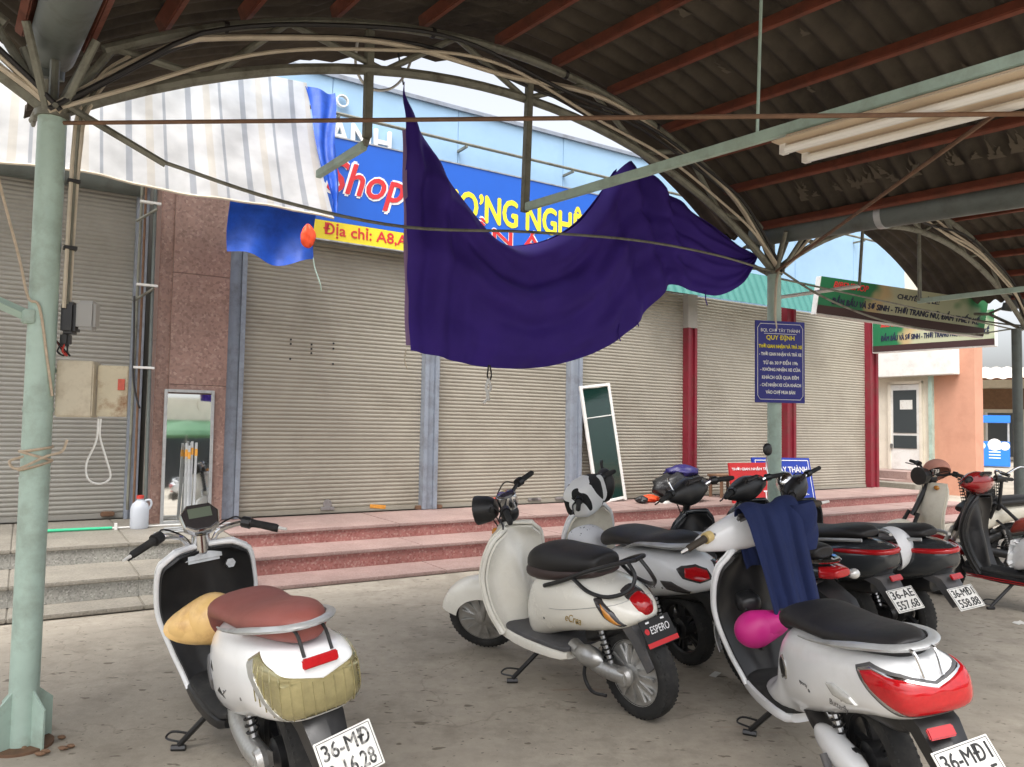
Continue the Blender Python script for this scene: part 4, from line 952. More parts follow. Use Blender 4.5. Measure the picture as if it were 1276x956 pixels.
def helmet_mesh(rx=.125, ry=.105, rz=.115, brim=.045):
    """open half-shell riding helmet, brim towards +x"""
    rs = []
    for j in range(13):
        t = .03+(math.pi*.56)*j/12; rr = []
        for k in range(32):
            a = 2*math.pi*k/32; f = 1
            if j == 12: f = 1.0
            b_ = brim*max(0, (math.cos(a)-.42)/.58)**.55*max(0, (j-8)/4)
            rr.append(((rx*math.sin(t)+b_)*math.cos(a), ry*math.sin(t)*math.sin(a)*(1+.0*f), rz*math.cos(t)-.01*max(0, math.cos(a))*max(0, j-9)/3))
        rs.append(rr)
    for sc_, dz in ((.93, .0), (.9, .03), (.6, .075), (.02, .09)):
        rs.append([(p[0]*sc_, p[1]*sc_, rs[12][k][2]+dz) for k, p in enumerate(rs[12])])
    return rs
def scooter(label, rear, heading, c, lean=-7.5, group='parked scooters'):
    wb, Rw = c.get('wb', 1.28), c.get('R', .215); dx = c.get('bx', 0)
    body, inner = c['body'], c.get('inner', 'black_plastic')
    t = thing('scooter', label, 'scooter', (rear[0], rear[1], .0), (R(lean), 0, R(90+heading)), group)
    rake = .47; zb = c.get('zbar', .94); xb = wb-rake*(zb-Rw)
    ax = Vector((-rake, 0, 1)).normalized(); p0 = Vector((wb, 0, Rw))
    MS = T(p0) @ Matrix.Rotation(R(c.get('steer', 0)), 4, ax) @ T(-p0)
    I = Matrix.Identity(4)
    # --- wheels
    wheel(t, 0, Rw, I, c.get('rim', 'spoke'), c.get('rimm', 'black_plastic'), c.get('wd', .048)); wheel(t, wb, Rw, MS, c.get('frim', c.get('rim', 'spoke')), c.get('rimm', 'black_plastic'), c.get('wd', .048)*.9)
    # --- rear body
    ys = c.get('ys', 1); S = [(q[0], q[1], q[2], q[3]*ys, q[4]) for q in dense(c['cowl'], 4, c.get('ce', 2.6))]; rb_ = MB().loft(S, 28).build('rear_body', body, t, 50)
    bvh = BVHTree.FromPolygons([v.co.copy() for v in rb_.data.vertices], [tuple(q.vertices) for q in rb_.data.polygons])
    st_ = MB().loft([(q[0], q[1], q[2], q[3]*ys, q[4]) for q in dense(c['seat'], 4, 2.5)], 24).build('seat', c.get('seatm', 'black_vinyl'), t, 50)
    rb_.location.x = dx; st_.location.x = dx
    if c.get('seat2'): MB().loft([(q[0], q[1], q[2], q[3]*ys, q[4]) for q in dense(c['seat2'], 4, 2.5)], 24).build('seat_side', c['seat2m'], st_, 50)
    # --- floor
    fz, fw = c.get('fz', .27), c.get('fw', .15); fx0, fx1 = c.get('fx', (.42, 1.0))
    MB().loft(dense([(fx0, fz-.08, fz-.02, fw*.9), ((fx0+fx1)/2, fz-.09, fz-.01, fw), (fx1-.06, fz-.06, fz+.01, fw*.95), (fx1, fz-.02, fz+.02, fw*.8)], 3, 4), 20).build('underbody', c.get('under', body), t, 40)
    MB().loft(dense([(fx0-.02, fz-.03, fz+.005, fw*.86), ((fx0+fx1)/2, fz-.03, fz+.01, fw*.93), (fx1-.1, fz-.02, fz+.02, fw*.88), (fx1-.02, fz, fz+.05, fw*.75)], 3, 4), 20).build('floor_mat', c.get('mat', 'black_rubber'), t, 40)
    # --- leg shield
    zt, z0 = c.get('shz', .84), fz-.03; sw = c.get('shw', .2); tun = c.get('tunnel', .06)
    wt = c.get('shtab', [(0, .78), (.2, .92), (.5, 1.05), (.75, 1.0), (.9, .85), (1, .55)])
    xc = lambda v: (wb-.27)-.10*(1-v)**3+.03*math.sin(math.pi*v)-.10*max(0, v-.55)
    def shield(s, inn):
        def f(u, v):
            y = (2*u-1); ww = sw*csp(wt, v)*(1 if not inn else .965); vv = v if not inn else .02+.95*v
            x = xc(vv)-c.get('wrap', .07)*abs(y)**2.2*(.5+.5*vv)
            if inn: x -= .020+tun*math.exp(-(y/c.get('tunw', .45))**2)*max(0, math.sin(math.pi*min(1, vv*.95+.1)))
            return (x, y*ww, z0+(zt-z0)*vv)
        return f
    MB().grid(shield(1, 0), 22, 30, -.018).build('leg_shield', body, t, 50)
    MB().grid(shield(1, 1), 26, 30, .012).build('inner_panel', inner, t, 50)
    fo = shield(1, 0); ed = [fo(0, k/24) for k in range(25)]+[fo(k/12, 1) for k in range(1, 12)]+[fo(1, 1-k/24) for k in range(25)]
    MB().tube([Vector(q)+Vector((-.010, 0, 0)) for q in ed], .0135, 8).build('shield_rim', c.get('rimb', body), t, 60)
    # --- front fender, forks
    fr = Rw+c.get('fgap', .03); fwd = c.get('fendw', .065); a0, a1 = c.get('farc', (-10, 150))
    def fend(u, v):
        a = R(a0+(a1-a0)*u); y = 2*v-1; q = 1-.25*max(0, abs(u-.5)*2-.5); 
        rr = fr-c.get('fdrop', .05)*abs(y)**3
        return (wb+rr*math.cos(a)*1.02, y*fwd*q, Rw+rr*math.sin(a))
    MB(MS).grid(fend, 24, 12, .006).build('front_fender', c.get('fendm', body), t, 50)
    for s in (-1, 1):
        MB(MS).tube([(wb, s*.065, Rw), (wb-rake*.18, s*.065, Rw+.18), (wb-rake*.36, s*.05, Rw+.36)], [.016, .02, .018], 8).build('fork', c.get('forkm', 'black_plastic'), t)
    MB(MS).tube([(wb-rake*.33, 0, Rw+.33), (xb+.01, 0, zb-.05)], .024, 10).build('steering_stem', c.get('stemm', 'black_plastic'), t)
    # --- handlebar
    bw = c.get('bw', .32); hb = c.get('head', 'cowl'); gm_ = c.get('grip', 'black_rubber')
    barp = c.get('barp') or [(xb-.10, bw, zb+.03), (xb-.05, bw*.6, zb+.04), (xb, bw*.25, zb), (xb, -bw*.25, zb), (xb-.05, -bw*.6, zb+.04), (xb-.10, -bw, zb+.03)]
    bar = MB(MS).tube(smooth_path(barp, 5), .012, 8).build('handlebar', c.get('barm', 'chrome'), t)
    for s in (-1, 1):
        e1 = Vector(barp[0 if s > 0 else -1]); e0 = Vector(barp[1 if s > 0 else -2]); d = (e1-e0).normalized()
        MB(MS).tube([e1-d*.115, e1-d*.10, e1, e1+d*.012], [.02, .0175, .0165, .010], 10).build('grip', gm_, bar)
        MB(MS).tube([e1-d*.16, e1-d*.12], [.026, .028], 10).build('switch_box', c.get('switchm', 'black_plastic'), bar)
        if c.get('endm'): MB(MS).tube([e1+d*.01, e1+d*.05], [.008, .006], 8).build('bar_end', c['endm'], bar)
        lv = e1-d*.13
        MB(MS).tube(smooth_path([lv+Vector((.03, 0, -.01)), lv+d*.04+Vector((.05, 0, -.015)), lv+d*.11+Vector((.045, 0, -.02)), lv+d*.15+Vector((.05, 0, -.022))], 4), .0055, 6).build('brake_lever', c.get('leverm', 'black_plastic'), bar)
        if c.get('mirrors', (0, 0))[0 if s > 0 else 1]:
            mp = lv+Vector((.02, s*.07, .2))
            MB(MS).tube(smooth_path([lv, lv+Vector((.02, s*.02, .09)), mp]), .005, 6).build('mirror_stalk', 'chrome', bar)
            mm = MB(MS).sphere(mp, (.02, .05, .05), 14, 8).build('mirror', 'black_plastic', bar)
    if hb == 'cowl':
        hw_ = c.get('cowlw', .2)
        MB(MS @ T((xb, 0, zb)) @ Rz(R(90))).loft(dense([(-hw_, -.03, .035, .03), (-hw_*.75, -.05, .06, .05), (-hw_*.4, -.075, .085, .075), (0, -.09, .10, .085), (hw_*.4, -.075, .085, .075), (hw_*.75, -.05, .06, .05), (hw_, -.03, .035, .03)], 3, 2.3), 18).build('handlebar_cowl', c.get('cowlm', body), t, 50)
        MB(MS).box((xb-.065, 0, zb+.075), (.06, .13, .03), Ry(.7).to_3x3()).build('dashboard', 'smoke_lens', t, bevel=.008)
    elif hb == 'lcd':
        MB(MS).tube([(xb+.02, 0, zb-.10), (xb-.0, 0, zb-.0)], [.045, .04], 14).build('bar_clamp', 'chrome', t)
        MB(MS).box((xb+.01, 0, zb-.115), (.10, .16, .045), Ry(.25).to_3x3()).build('clamp_base', 'silver_paint', t, bevel=.012)
        MM = MS @ T((xb-.03, 0, zb+.07)) @ Ry(R(-52))
        oc = [(-.05, -.075), (.02, -.085), (.065, -.05), (.065, .05), (.02, .085), (-.05, .075), (-.075, .035), (-.075, -.035)]
        dh = MB(MM).rings([[(p[0]*k, p[1]*k, z) for p in oc] for k, z in ((.75, -.05), (.97, -.02), (1, .0), (1, .018), (.93, .026))]).build('display', 'chrome', t, 30)
        MB(MM).rings([[(p[0]*k, p[1]*k, z) for p in oc] for k, z in ((.88, .02), (.88, .0285))]).build('display_face', 'smoke_lens', dh, 30)
        MB(MM).box((.015, 0, .0287), (.05, .10, .003)).build('screen', 'lcd', dh)
    elif hb == 'naked':
        MB(MS).lathe([(.05, -.07), (.058, -.05), (.06, .0), (.058, .012), (.05, .014), (.001, .012)], (xb-.01, 0, zb+.04), 'z', 24).build('speedometer', 'chrome', t)
        MB(MS).lathe([(.056, .0), (.05, .012), (.001, .017)], (xb-.01, 0, zb+.052), 'z', 24).build('speedometer_glass', 'smoke_lens', t)
        MB(MS).lathe([(.001, -.07), (.05, -.06), (.075, -.02), (.085, .04), (.087, .06), (.08, .062), (.001, .062)], (xb+.13, 0, zb-.02), 'x', 24).build('headlight', 'black_plastic', t)
        MB(MS).sphere((xb+.0, 0, zb-.06), (.06, .05, .06), 12, 8).build('bar_clamp', 'black_plastic', t)
        for s in (-1, 1): MB(MS).sphere((xb+.07, s*.12, zb-.11), (.022, .028, .022), 10, 7).build('turn_signal', 'amber_lens', t)
    for s in (-1, 1):                # brake cables and wiring
        e = Vector(barp[1 if s > 0 else -2])
        MB(MS).tube(smooth_path([e+Vector((.03, 0, -.005)), e+Vector((.09, -s*.04, .02)), (xb+.10, s*.04, zb-.04), (xb+.08, s*.02, zb-.16), (xb+.10, s*.01, zb-.26)], 5), .0042, 5).build('brake_cable', 'cable_dark', t)
    # --- rear end: swing arm, shocks, fender, plate
    MB().tube(smooth_path([(.40, .06, .27), (.28, .085, .25), (.12, .095, .225), (-.02, .09, Rw)], 4), .04, 12).build('swing_arm', c.get('armm', 'alloy'), t, 50)
    MB().lathe([(.001, -.02), (.045, -.018), (.05, .0), (.04, .02), (.001, .024)], (0, .10, Rw), 'y', 18).build('axle_cover', c.get('armm', 'alloy'), t)
    for s in (-1, 1):
        sh = MB().tube([(.10, s*.085, .26), (.17, s*.085, .46)], .014, 8).build('shock', 'steel', t)
        MB().tube([Vector((.105, s*.085, .275)).lerp(Vector((.16, s*.085, .43)), i/70)+Vector((.022*math.cos(i*.62), .022*math.sin(i*.62), 0)) for i in range(71)], .0045, 5).build('spring', 'black_plastic', sh)
    fe = c.get('ife', -.28); MB().loft(dense([(.30, .30, .40, .06), (.14, .36, .46, .075), ((fe+.14)/2, .40, .50, .08), (fe, .42, .52, .07)], 3, 3), 16).build('inner_fender', 'black_plastic', t, 50)
    pp_ = Vector(c.get('plate_at', (-.485, 0, .40)))+Vector((dx, 0, 0)); tilt = R(c.get('plate_tilt', 28))
    hang = c.get('hang', [(-.22, .53), (-.36, .44), (-.44, .30)])
    fm = MB().rings([[(x+.03, -w2, z-.015), (x+.03, w2, z-.015), (x-.01, w2*.9, z+.02), (x-.03, 0, z+.03), (x-.01, -w2*.9, z+.02)] for (x, z), w2 in zip(hang, (.09, .075, .055))]).build('rear_fender', c.get('hangm', 'black_plastic'), t, 40)
    fm.location.x = dx
    PM = T(pp_) @ Ry(tilt) @ Rz(R(-90)) @ Ry(R(-c.get('plate_roll', 0)))
    if c.get('plate'):
        pl_ = MB(PM).box((0, 0, 0), (.19, .004, .14)).build('number_plate', 'plate_white', t, bevel=.0015)
        for k, s_ in enumerate(c['plate']): text('plate_text', s_, c.get('inkm', 'ink_black'), pl_, .155 if k == 0 else .15, .048, PM @ T((0, -.0025, .033-.064*k)), .02, 0, .0012)
        for s in (-1, 1):
            MB(PM).box((s*.088, -.0026, 0), (.002, .001, .128)).build('plate_line', 'ink_black', pl_); MB(PM).box((0, -.0026, s*.064), (.174, .001, .002)).build('plate_line', 'ink_black', pl_)
    rp_ = Vector(c.get('reflector_at', (-.34, 0, .475)))+Vector((dx, 0, 0))
    MB(T(rp_) @ Ry(tilt)).box((0, 0, 0), (.014, .085, .035)).build('reflector', 'red_lens', t, bevel=.004)
    # --- side stand
    tl_ = math.tan(R(-lean)); fz_ = .235*tl_+.014
    MB().tube([(.62, .085, .225), (.735, .235, fz_+.012)], .0125, 8).build('side_stand', 'black_plastic', t)
    MB().tube([(.72, .215, fz_-.02*tl_), (.75, .265, fz_+.03*tl_)], .013, 6).build('stand_foot', 'black_plastic', t)
    MB().tube(smooth_path([(.70, .19, fz_+.055), (.76, .25, fz_+.065), (.78, .275, fz_+.04), (.735, .235, fz_+.025)], 4), .005, 5).build('stand_loop', 'black_plastic', t)
    bolts = MB()
    for s in (-1, 1):
        for x_, z_ in c.get('screws', ((.38, .42), (.10, .46), (-.12, .50))):
            h = bvh.ray_cast(Vector((x_, s*2, z_)), Vector((0, -s, 0)))[0]
            if h is not None: MB().lathe([(.001, s*.002), (.006, s*.002), (.007, -s*.002)], (h.x+dx, h.y, h.z), 'y', 8).build('screw', 'grey_plastic', t)
    return t, dict(bvh=bvh, xb=xb, zb=zb, MS=MS, S=S, shield=shield, wb=wb, Rw=Rw)
def grab_wing(t, m, pts, r=.018, ys=1):
    """curved grab rail around the tail, mirrored"""
    pts = [(p[0], p[1]*ys, p[2]) for p in pts]
    P = smooth_path(pts+[(p[0], -p[1], p[2]) for p in reversed(pts[:-1])], 5); n = len(P); rs = []; cx = sum(q.x for q in P)/n
    for i, q in enumerate(P):                # a flat blade that tapers to its front ends
        f = .35+.65*min(1, 4*i/(n-1), 4*(n-1-i)/(n-1)); d = Vector((cx+.08, 0, q.z))-q; d.z = 0; d.normalize(); h = r*.62*f; w2 = r*2.4*f; up = Vector((0, 0, 1))
        rs.append([q+up*h*.6-d*.0, q-d*.006*f, q-up*h, q+d*w2*.4-up*h*1.5, q+d*w2-up*h, q+d*w2+up*h*.5, q+d*w2*.4+up*h*1.25])
    return MB().rings(rs).build('grab_rail', m, t, 50)
def side_text(t, s, m, x, z, y, w_, h_, sh=.2, yaw=0):
    return text('badge', s, m, t, w_, h_, T((x, y, z)) @ Rz(R(180+yaw)), 0, sh, .001)

MOVED = {'brand_plate', 'tail_lamp', 'lamp_housing', 'signal_housing', 'turn_signal', 'grab_rail', 'hoop', 'badge', 'tail_housing', 'panel_seam'}
# ---- 1: white scooter with brown seat at the left
C1 = dict(ys=.88, body='white_gloss', inner='black_plastic', wb=1.27, R=.215, zbar=.89, steer=-3, head='lcd', barm='chrome', endm='white_paint', bw=.30,
    cowl=[(.52, .26, .46, .09), (.44, .24, .60, .15), (.30, .27, .665, .18), (.12, .32, .69, .195), (-.06, .38, .705, .195), (-.20, .42, .705, .19, 2.9), (-.32, .455, .70, .178, 3.2), (-.41, .48, .69, .155, 3.4), (-.45, .50, .67, .13, 3.2)],
    seat=[(.49, .50, .60, .08), (.46, .55, .68, .125), (.38, .62, .735, .15), (.26, .655, .745, .155), (.12, .67, .745, .15), (-.05, .68, .775, .15), (-.20, .69, .80, .135), (-.32, .70, .805, .10), (-.38, .71, .785, .06)],
    seatm='seat_brown', shw=.205, shz=.835, tunnel=.05, wrap=.06, hang=[(-.26, .54), (-.42, .46), (-.50, .33)], plate_at=(-.535, -.03, .385), plate_roll=4, plate=['36-MĐ', '9-16.28'], inkm='ink_flaked', shtab=[(0, .72), (.25, .88), (.55, 1.05), (.82, 1.02), (.93, .92), (1, .6)], fw=.16, under='black_plastic')
m = mat('ink_flaked', (.02, .02, .02), .6, 0, 0, dirt=(.7, .69, .65), dscale=38, damt=1.0)
C1['barp'] = None
xb1 = 1.27-.47*(.89-.215)
C1['barp'] = [(xb1-.17, .30, .88), (xb1-.09, .19, .915), (xb1+.0, .085, .885), (xb1+.02, .04, .82), (xb1+.02, -.04, .82), (xb1+.0, -.085, .885), (xb1-.09, -.19, .915), (xb1-.17, -.30, .88)]
s1, i1 = scooter('white electric scooter with red-brown seat standing alone at the left', (-.76, 2.87), 35, C1, lean=-9)
wrap_lens(s1, 'tail_lens', [(112, .655), (130, .682), (152, .66), (180, .605), (208, .66), (230, .682), (248, .655), (230, .59), (206, .502), (154, .502), (130, .59)], i1, 'tail_gold', .008)
wrap_lens(s1, 'indicator_lens', [(115, .652), (126, .668), (146, .56), (158, .508), (154, .505), (131, .592)], i1, 'clear_lens', .006, -.15, .006)
wrap_lens(s1, 'indicator_lens', [(245, .652), (234, .668), (214, .56), (202, .508), (206, .505), (229, .592)], i1, 'clear_lens', .006, -.15, .006)
seam(s1, i1, lambda a: .60-.0016*abs(a-180)+.0*a, 75, 104); wrap_lens(s1, 'indicator_lens', [(115, .652), (126, .668), (146, .56), (158, .508), (154, .505), (131, .592)], i1, 'clear_lens', .006, -.15, .006)
wrap_lens(s1, 'indicator_lens', [(245, .652), (234, .668), (214, .56), (202, .508), (206, .505), (229, .592)], i1, 'clear_lens', .006, -.15, .006)
seam(s1, i1, lambda a: .60-.0016*abs(a-180), 256, 285)
grab_wing(s1, 'silver_paint', [(.20, .165, .665), (.06, .18, .69), (-.12, .178, .725), (-.28, .15, .755), (-.39, .085, .77), (-.42, 0, .772)], .014, .88)
for s in (-1, 1): MB().tube(smooth_path([(-.25, s*.045, .745), (-.40, s*.045, .755), (-.455, s*.045, .69)], 4), .006, 6).build('reflector_bracket', 'black_plastic', s1)
MB(T((-.465, 0, .672)) @ Ry(.15)).box((0, 0, 0), (.014, .115, .032)).build('upper_reflector', 'red_lens', s1, bevel=.004)
for x, z, w_, h_ in ((.30, .50, .075, .02), (.17, .44, .12, .016), (.34, .33, .10, .03)):
    lens(s1, 'decal', [(x+w_/2, z-h_), (x-w_/2, z-h_*.7), (x, z+h_)], hug(i1, 1), 'ink_black', .0015, .005, side=1)
lens(s1, 'side_vent', [(.42, .50), (.38, .52), (.335, .43), (.36, .38), (.40, .41)], hug(i1, 1), 'grey_plastic', .010, .02, side=1)
o = MB(T((.895, -.10, .735)) @ Ry(R(-80))).rings([[(.022*math.cos(a*math.pi/3+.5), .022*math.sin(a*math.pi/3+.5), z) for a in range(6)] for z in (-.01, .012, .016)]).build('key_lock', 'steel', s1)
fr_ = radial(i1, -.15); tl1 = [o for o in s1.children if o.name.startswith('tail_lens')][0]
for k in range(17):                       # moulded flutes of the lens
    a = 132+6*k; top = .61+.055*min(1, abs(a-180)/30)-.006; bot = .507+.0018*max(0, abs(a-180)-26)
    MB().tube([fr_(a, bot+(top-bot)*j/6, .0085) for j in range(7)], .0022, 5).build('flute', 'tail_gold', tl1)
# tan helmet resting on the tunnel
mat('helmet_tan', lin(236, 196, 128), .35, 0, .04, 5, dirt=lin(150, 70, 40), dscale=14, damt=.35, coat=.3)
def helmet(label, m, t, at, brimdir, updir, strap=True, **k):
    Mt = T(t.location) @ t.rotation_euler.to_matrix().to_4x4(); z = Vector(updir).normalized(); x = Vector(brimdir); x = (x-z*x.dot(z)).normalized(); y = z.cross(x)
    Rm = Matrix((x, y, z)).transposed()
    h = thing('helmet', label, 'helmet', Mt @ Vector(at), (Mt.to_3x3() @ Rm).to_euler(), 'riding helmets')
    MB().rings(helmet_mesh(**k)).build('shell', m, h, 60)
    if strap: MB().tube(smooth_path([(0, .095, -.01), (-.02, .06, -.09), (0, 0, -.115), (-.02, -.06, -.09), (0, -.095, -.01)], 4), .006, 5).build('strap', 'black_plastic', h)
    return h
def wpt(t, p):
    M = T(t.location) @ t.rotation_euler.to_matrix().to_4x4(); return M @ Vector(p)
helmet('tan helmet with a dark flower sticker resting between leg shield and brown seat', 'helmet_tan', s1, (.70, .045, .56), (.0, 1, .1), (-.85, .1, .5), False, rx=.11, ry=.11, rz=.10, brim=.09)

# ---- 2: cream retro scooter in the middle
C2 = dict(ife=-.02, bx=.12, ys=.94, body='cream_gloss', inner='cream_gloss', wb=1.32, R=.225, wd=.05, rim='disc', rimm='alloy', zbar=.95, steer=42, head='naked', barm='black_plastic', bw=.31,
    cowl=[(.60, .25, .50, .11), (.50, .27, .63, .155), (.36, .32, .665, .185), (.18, .37, .675, .20), (.04, .40, .665, .195), (-.07, .43, .635, .17), (-.15, .455, .595, .13), (-.205, .49, .55, .08)],
    seat=[(.57, .60, .70, .09), (.54, .60, .755, .13), (.44, .60, .785, .155), (.30, .62, .785, .16), (.16, .65, .785, .145), (.05, .68, .775, .10)],
    seat2=[(.578, .59, .66, .095), (.545, .585, .69, .138), (.44, .585, .70, .162), (.30, .605, .70, .167), (.16, .635, .71, .15), (.06, .66, .71, .11)], seat2m='seat_dark_brown',
    shw=.215, shz=.83, tunnel=.15, tunw=.55, wrap=.12, shtab=[(0, .80), (.2, .95), (.5, 1.02), (.75, .95), (.9, .78), (1, .45)], fz=.28, fw=.165, mat='grey_plastic', under='cream_gloss', fgap=.035, fendw=.085, fdrop=.10, farc=(22, 160), hang=[(-.11, .52), (-.20, .40), (-.26, .27)], hangm='grey_plastic', reflector_at=(-.25, 0, .335), armm='alloy', forkm='alloy')
s2, i2 = scooter('cream retro electric scooter with dark seat and black luggage hoop, parked in the middle', (.66, 3.81), 36.3, C2)
before = set(o.name for o in s2.children)
PM2 = T((-.275, 0, .455)) @ Ry(R(30)) @ Rz(R(-90))
pl = MB(PM2).box((0, 0, 0), (.20, .004, .13)).build('brand_plate', 'ink_black', s2, bevel=.002)
text('plate_text', 'ESPERO', 'ink_white', pl, .125, .034, PM2 @ T((.012, -.003, .012)), 0, .15, .001)
MB(PM2).lathe([(.001, -.0035), (.014, -.0035), (.014, -.002)], (-.072, 0, .012), 'y', 14).build('plate_badge', 'sign_red', pl)
MB(PM2).box((0, -.003, -.05), (.198, .002, .022)).build('plate_stripe', 'sign_red', pl)
for s in (-1, 1): MB(PM2).box((s*.05, -.003, .05), (.022, .002, .008)).build('plate_slot', 'ink_white', pl)
tl = MB(T((-.165, 0, .555)) @ Ry(R(-15))).lathe([(.062, .06), (.06, .0), (.05, -.04), (.03, -.06), (.001, -.064)], (0, 0, 0), 'x', 20).build('tail_lamp', 'red_lens', s2)
MB(T((-.13, 0, .565)) @ Ry(R(-15))).lathe([(.05, .06), (.072, .05), (.07, .0), (.066, -.012), (.06, -.012)], (0, 0, 0), 'x', 20).build('lamp_housing', 'smoke_lens', s2)
for s in (-1, 1):
    fy = hug(i2, s)
    lens(s2, 'signal_housing', [(-.02, .60), (-.05, .605), (-.125, .545), (-.165, .48), (-.145, .47), (-.085, .515)], fy, 'smoke_lens', .014, .03, side=s)
    lens(s2, 'turn_signal', [(-.062, .587), (-.115, .54), (-.153, .486), (-.135, .484), (-.092, .52)], hug(i2, s, .006), 'amber_lens', .012, .01, side=s)
seam(s2, i2, lambda a: .60-.0008*abs(a-180), 40, 320, .1, .0018, 'alloy')
# luggage hoop
for s in (-1, 1):
    MB().tube(smooth_path([(.34, s*.175, .60), (.18, s*.172, .655), (.02, s*.155, .72), (-.12, s*.10, .765), (-.16, 0, .77)], 5), .011, 8).build('grab_rail', 'black_plastic', s2)
    MB().tube(smooth_path([(.12, s*.165, .675), (.02, s*.16, .625), (-.10, s*.14, .615), (-.19, s*.09, .65), (-.20, s*.05, .71), (-.15, s*.04, .768)], 5), .010, 8).build('hoop', 'black_plastic', s2)
mat('letter_gold', lin(180, 150, 70), .3, .5)
side_text(s2, 'eCrea', 'letter_gold', .12, .475, hug(i2, 1)(.12, .475)+.003, .12, .04, .4)
MB().sphere((.23, .11, .27), (.10, .05, .055), 14, 8).build('motor_case', 'alloy', s2)
MB().tube(smooth_path([(.30, .05, .26), (.22, .16, .20), (.15, .18, .14), (.06, .17, .14)], 4), .009, 6).build('centre_stand', 'black_plastic', s2)

for o in s2.children:
    if o.name not in before and o.name.split('.')[0] in MOVED: o.location.x += 0.12
# ---- 3: white scooter with cow-print cover
C3 = dict(ife=-.20, bx=.08, body='white_gloss', inner='dull_cream', wb=1.27, R=.22, zbar=.93, steer=33, head='cowl', cowlm='cow_cloth', barm='chrome', bw=.32,
    cowl=[(.60, .26, .48, .11), (.50, .26, .62, .16), (.34, .31, .665, .185), (.14, .37, .69, .195), (-.04, .41, .70, .19), (-.20, .45, .68, .165), (-.32, .48, .64, .12), (-.40, .52, .60, .07)],
    seat=[(.58, .62, .68, .08), (.54, .63, .74, .12), (.42, .65, .77, .15), (.25, .67, .77, .155), (.10, .68, .765, .15), (-.05, .69, .79, .14), (-.17, .70, .79, .11), (-.23, .71, .77, .06)],
    shw=.20, shz=.85, tunnel=.05, fw=.16, mat='grey_plastic', under='white_gloss', plate=['36-MĐ9', '047.5'], plate_at=(-.475, 0, .40), hang=[(-.24, .52), (-.38, .45), (-.45, .32)], reflector_at=(-.41, 0, .50), armm='black_plastic')
m = mat('cow_cloth', (.82, .82, .80), .9)
def cow_nodes(m):
    n, l, b = N_(m); N = n.new
    tc = N('ShaderNodeTexCoord').outputs['Object']; q = N('ShaderNodeTexNoise'); q.inputs['Scale'].default_value = 8; q.inputs['Detail'].default_value = 0; l.new(tc, q.inputs['Vector'])
    r = N('ShaderNodeValToRGB'); r.color_ramp.interpolation = 'CONSTANT'; e = r.color_ramp.elements; e[0].color = (.82, .82, .80, 1); e[1].position = .57; e[1].color = (.012, .012, .012, 1); l.new(q.outputs['Fac'], r.inputs[0]); l.new(r.outputs[0], b.inputs['Base Color'])
cow_nodes(m)
s3, i3 = scooter('white scooter with a black and white cow-print cover on its handlebar', (1.08, 4.66), 28, C3, lean=-8)
before = set(o.name for o in s3.children)
MS3, xb3, zb3 = i3['MS'], i3['xb'], i3['zb']
MB(MS3 @ T((xb3, 0, zb3)) @ Rz(R(90))).loft(dense([(-.17, -.09, .08, .08), (-.12, -.115, .10, .10), (0, -.125, .115, .11), (.12, -.115, .105, .10), (.17, -.09, .08, .08)], 4, 3.6), 20).build('cow_cover', 'cow_cloth', s3, 60)
hd = thing('black_hood', 'black padded hood hanging from the cow-print covered handlebar', 'hood', wpt(s3, MS3 @ Vector((xb3-.02, -.27, zb3-.05))), (0, 0, R(30)))
MB().sphere((0, 0, 0), (.07, .085, .125), 18, 12).build('pad', 'black_vinyl', hd, 60)
MB().tube(smooth_path([(0, .02, .10), (.0, .04, .15), (.02, .06, .17)], 4), .012, 6).build('strap', 'black_vinyl', hd)
for s in (-1, 1):
    pa = lambda q: 180-s*q
    wrap_lens(s3, 'tail_housing', [(pa(10), .625), (pa(30), .645), (pa(68), .64), (pa(78), .625), (pa(62), .575), (pa(30), .555), (pa(12), .58)], i3, 'smoke_lens', .008, -.2)
    wrap_lens(s3, 'tail_lamp', [(pa(14), .62), (pa(32), .636), (pa(58), .63), (pa(56), .585), (pa(30), .567), (pa(16), .585)], i3, 'red_lens', .012, -.2, .005)
for s in (-1, 1): lens(s3, 'turn_signal', [(-.12, .545), (-.20, .55), (-.30, .50), (-.26, .475), (-.15, .495)], hug(i3, s), 'smoke_lens', .008, .02, 8, side=s)
grab_wing(s3, 'silver_paint', [(.22, .175, .685), (.08, .185, .73), (-.08, .185, .745), (-.22, .16, .75), (-.33, .09, .755), (-.36, 0, .755)], .022)
side_text(s3, 'Vespaj.X', 'ink_black', -.02, .50, hug(i3, 1)(-.02, .50)+.005, .13, .03, .3, 4)
MB().tube([(.84, .03, .70), (.80, .03, .64), (.82, .02, .66)], .012, 6).build('bag_hook', 'black_plastic', s3)
mat('helmet_check', (.70, .71, .74), .45)
